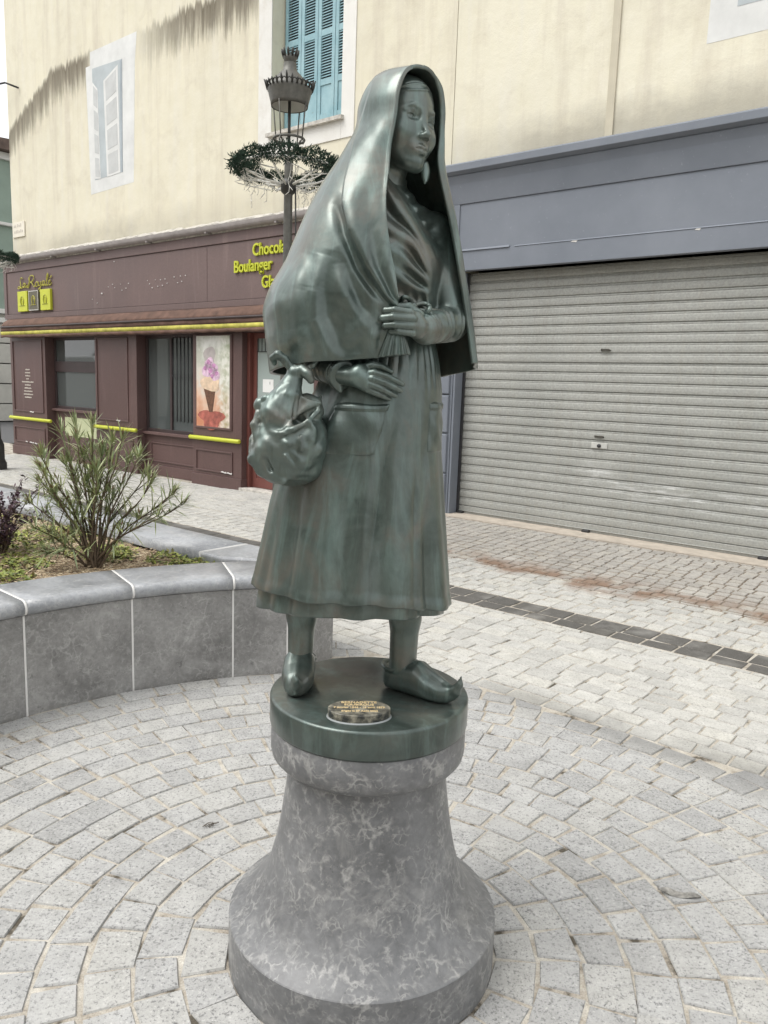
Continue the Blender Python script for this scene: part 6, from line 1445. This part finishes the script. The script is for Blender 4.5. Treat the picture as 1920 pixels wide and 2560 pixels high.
for a, b, r_ in (((-0.288, -0.175, 0.625), (-0.255, -0.190, 0.655), .012), ((-0.150, -0.180, 0.700), (-0.175, -0.192, 0.625), .009), ((-0.138, -0.165, 0.655), (-0.190, -0.182, 0.600), .010),
                 ((-0.205, -0.200, 0.665), (-0.165, -0.178, 0.610), .006), ((-0.270, -0.17, 0.600), (-0.215, -0.185, 0.575), .012)):
    bu.capsule(a, b, r_, r_ * .6, 0.02)
for a, b, r_ in (((-0.165, -0.205, 0.640), (-0.195, -0.205, 0.655), .007), ((-0.268, -0.210, 0.668), (-0.262, -0.208, 0.612), .007), ((-0.15, -0.192, 0.600), (-0.172, -0.195, 0.585), .008)):
    bu.capsule(a, b, r_, r_ * .6, 0.014, 's')
# knot and its two ears
bu.ellipsoid((-0.194, -0.143, 0.830), (0.021, 0.018, 0.016), None, 0.006)
bu.chain([(-0.205, -0.142, 0.838), (-0.220, -0.146, 0.856), (-0.236, -0.148, 0.868), (-0.248, -0.142, 0.860), (-0.246, -0.138, 0.848)], [.010, .011, .0105, .009, .006], .004)
bu.ellipsoid((-0.230, -0.158, 0.850), (0.012, 0.010, 0.009), None, 0.004, 's')
bu.chain([(-0.180, -0.150, 0.836), (-0.166, -0.158, 0.826), (-0.158, -0.158, 0.812)], [.012, .013, .009], .004)
bu.chain([(-0.176, -0.140, 0.836), (-0.156, -0.140, 0.848), (-0.140, -0.140, 0.864)], [.009, .008, .003], .004)
# pine cone and twig stuck in on the left
bu.ellipsoid((-0.276, -0.150, 0.752), (0.016, 0.016, 0.017), None, 0.003)
bu.ellipsoid((-0.262, -0.158, 0.766), (0.011, 0.011, 0.010), None, 0.003)
bu.chain([(-0.279, -0.160, 0.735), (-0.286, -0.165, 0.705), (-0.280, -0.172, 0.672)], [.006, .010, .008], .003)
# crumpled cloth: pulled creases converging on the knot, and a low uneven swell
rb = random.Random(31); KN = np.array([-0.196, -0.140, 0.850])
for i in range(18):
    a = rb.uniform(-2.9, 0.9); el = rb.uniform(-0.9, 0.35)
    c0 = np.array([-0.210, -0.122, 0.660]); dr_ = np.array([math.cos(el) * math.sin(a) * 0.092, -math.cos(el) * math.cos(a) * 0.085, math.sin(el) * 0.092])
    p0 = c0 + dr_; tw = (KN - p0) * rb.uniform(0.16, 0.36) + np.array([rb.gauss(0, .010), rb.gauss(0, .006), rb.gauss(0, .008)])
    p1 = c0 + (p0 + tw - c0) / np.linalg.norm(p0 + tw - c0) * np.linalg.norm(dr_) * 0.99
    if i % 3: bu.capsule(p0, p1, rb.uniform(.0020, .0035), .0015, 0.012)
    else: bu.capsule(c0 + (p0 - c0) * 1.035, c0 + (p1 - c0) * 1.035, rb.uniform(.0015, .0024), .001, 0.012, 's')
sl, x, y, z = bu.region((-0.34, -0.25, 0.54), (-0.09, 0.0, 0.80))
bu.D[sl] += (0.0008 * np.sin(x * 95 + 2 * np.sin(z * 60)) * np.sin(z * 85 + 2 * np.sin(y * 70)) + 0.0005 * np.sin((x + z) * 170 + 3 * np.sin(y * 90))).astype(np.float32)
bu.mesh("cloth_bundle", 'bronze', statue, 1)

# ---- wooden-shoe shapes
def sabot(heel, toe, name, tip, hk=1.0):
    heel = np.array(heel); toe = np.array(toe); L_ = np.linalg.norm(toe - heel); ax = (toe - heel) / L_; sd = np.array([-ax[1], ax[0]])
    lo = np.minimum(heel, toe) - 0.09; hi = np.maximum(heel, toe) + 0.09
    g = SDF((lo[0], lo[1], -0.012), (hi[0], hi[1], 0.15), 0.0026)
    sl, x, y, z = g.region((lo[0], lo[1], -0.02), (hi[0], hi[1], 0.2))
    T = ((x - heel[0]) * ax[0] + (y - heel[1]) * ax[1]) / L_; Wd = (x - heel[0]) * sd[0] + (y - heel[1]) * sd[1]
    tt = [-.12, -.06, 0, .10, .25, .45, .65, .82, .93, 1.0, 1.06]
    hw = np.interp(T, tt, [.006, .024, .034, .039, .040, .042, .043, .034, .021, .010, .004])
    tp = np.interp(T, tt, [.052, .064, .068, .070 * hk, .084 * hk, .090 * hk, .066 * hk, .052 * hk, .047, .045, .040])
    bt = np.interp(T, tt, [.016, .008, .001, .0, .0, .0, .0, .0, .004, .014, .028])
    cz_ = (tp + bt) / 2; hz = np.maximum((tp - bt) / 2, .003)
    e = np.sqrt((np.abs(Wd) / hw) ** 2.6 + (np.abs(z - cz_) / hz) ** 2.6) ** (1.0)
    d_ = (e ** (1 / 1.25) - 1) * np.minimum(hw, hz) * 0.8
    d_ = np.maximum(d_, (T - 1.07) * L_); d_ = np.maximum(d_, (-0.125 - T) * L_); d_ = np.maximum(d_, -z + 0.0)
    g.D[sl] = d_
    def w3(t, s, z_): return np.array([*(heel + ax * t * L_ + sd * s), z_])
    g.chain([w3(.86, 0, .032), w3(.99, 0, .042), w3(1.055, 0, .058), w3(1.075, 0, tip)], [.015, .0115, .0075, .0022], .010)
    g.ellipsoid(w3(.13, 0, .088), (.040, .040, .034), None, .006, 's')                                   # foot opening
    if True:
        pts = [w3(.13 + .235 * math.cos(a), .036 * math.sin(a), .066 + .020 * max(0, math.cos(a)) - .004 * abs(math.sin(a))) for a in np.linspace(0, 2 * math.pi, 61)]
        g.chain(pts, [.0036] * 61, .006)
    g.capsule(w3(.45, 0, .088), w3(.88, 0, .052), .004, .003, .012)
    g.mesh(name, 'bronze_skirt', statue, 1)
sabot((0.056, 0.030), (0.221, -0.084), "clog", 0.081)
sabot((-0.190, 0.078), (-0.190, -0.086), "clog", 0.072, 1.17)
# ---- round bronze plinth cast with the figure
mb = MB(); prof = [(0, -0.076), (0.262, -0.076), (0.264, -0.070), (0.264, -0.008), (0.262, -0.003), (0.257, 0.0), (0.0, 0.0)]
mb.lathe(prof, seg=96); o = mb.build("plinth", 'bronze_plinth', statue)
# ================================================================== stone pedestal and plaque
marble('pedestal_stone', (0.163, 0.165, 0.168), (0.36, 0.355, 0.34), 1.5, 0.42, 0.62, 1.1)
ped = empty("stone_pedestal", (SX, SY, 0))
tag(ped, "grey veined marble pedestal flaring like a bell from a drum down to a round foot", "pedestal")
mb = MB()
mb.lathe([(0, 0.680), (0.258, 0.680), (0.2605, 0.677), (0.2605, 0.612), (0.257, 0.596), (0.247, 0.584), (0.228, 0.578), (0.20, 0.577)], seg=120)
mb.build("drum", 'pedestal_stone', ped)
cp = [(0.208, 0.577), (0.213, 0.54), (0.220, 0.48), (0.228, 0.42), (0.238, 0.36), (0.251, 0.30), (0.268, 0.245), (0.290, 0.202), (0.316, 0.168), (0.342, 0.146), (0.3660, 0.131)]
mb = MB(); mb.lathe([tuple(p) for p in catmull(cp, 46)], seg=140); mb.lathe([(0.3660, 0.131), (0.3685, 0.1285)], seg=140, smooth=False); mb.lathe([(0.3685, 0.1285), (0.369, 0.02), (0.3685, -0.02)], seg=140); mb.build("shaft", 'pedestal_stone', ped)
# oval plaque
k = NT('plaque_stone'); v = k.coord('World'); n1 = k.noise(v, 40, 5, 0.7)
M['plaque_stone'] = k.set(Base_Color=k.ramp(n1, [(0.38, (0.03, 0.032, 0.03)), (0.5, (0.13, 0.125, 0.10)), (0.62, (0.30, 0.28, 0.22))]), Roughness=0.35)
plain('plaque_gold', (0.80, 0.62, 0.34), 0.45, 0.1, metallic=0.2)
plain('silicone', (0.26, 0.28, 0.28), 0.5)
pl = empty("oval_plaque", (SX - 0.022, SY - 0.172, SZ)); pl.rotation_euler = (0, 0, math.radians(4))
tag(pl, "small oval stone plaque with gold lettering lying between the statue's clogs", "plaque")
def oval(a, b, z0, z1, bev, n=64):
    m = MB(); r = [(1.0, z0), (1.0, z1 - bev), (1 - bev / a, z1), (0.0, z1)]
    for (s, z_) in r: pass
    V = []; 
    for (s, z_) in r:
        V += [(a * s * math.cos(2 * math.pi * i / n), b * s * math.sin(2 * math.pi * i / n), z_) for i in range(n)]
    Fc = [(q * n + i, q * n + (i + 1) % n, (q + 1) * n + (i + 1) % n, (q + 1) * n + i) for q in range(3) for i in range(n)]
    return m.add(V, Fc)
oval(0.077, 0.050, 0.0, 0.022, 0.0015).build("plaque_body", 'plaque_stone', pl)
oval(0.0805, 0.0535, 0.0, 0.003, 0.0025).build("sealant_ring", 'silicone', pl)
for s, sz, yy, sx_ in (("BERNADETTE", .0155, .027, .95), ("SOUBIROUS", .0145, .013, .95), ("7 janvier 1844 - 16 avril 1879", .0130, -.003, .82), ("érigée le 27 Août 2022", .0120, -.024, .8)):
    text_mesh("inscription", s, sz, 'plaque_gold', pl, (0, yy, 0.0222), extrude=0.0004, sx=sx_, bold=0.0003)
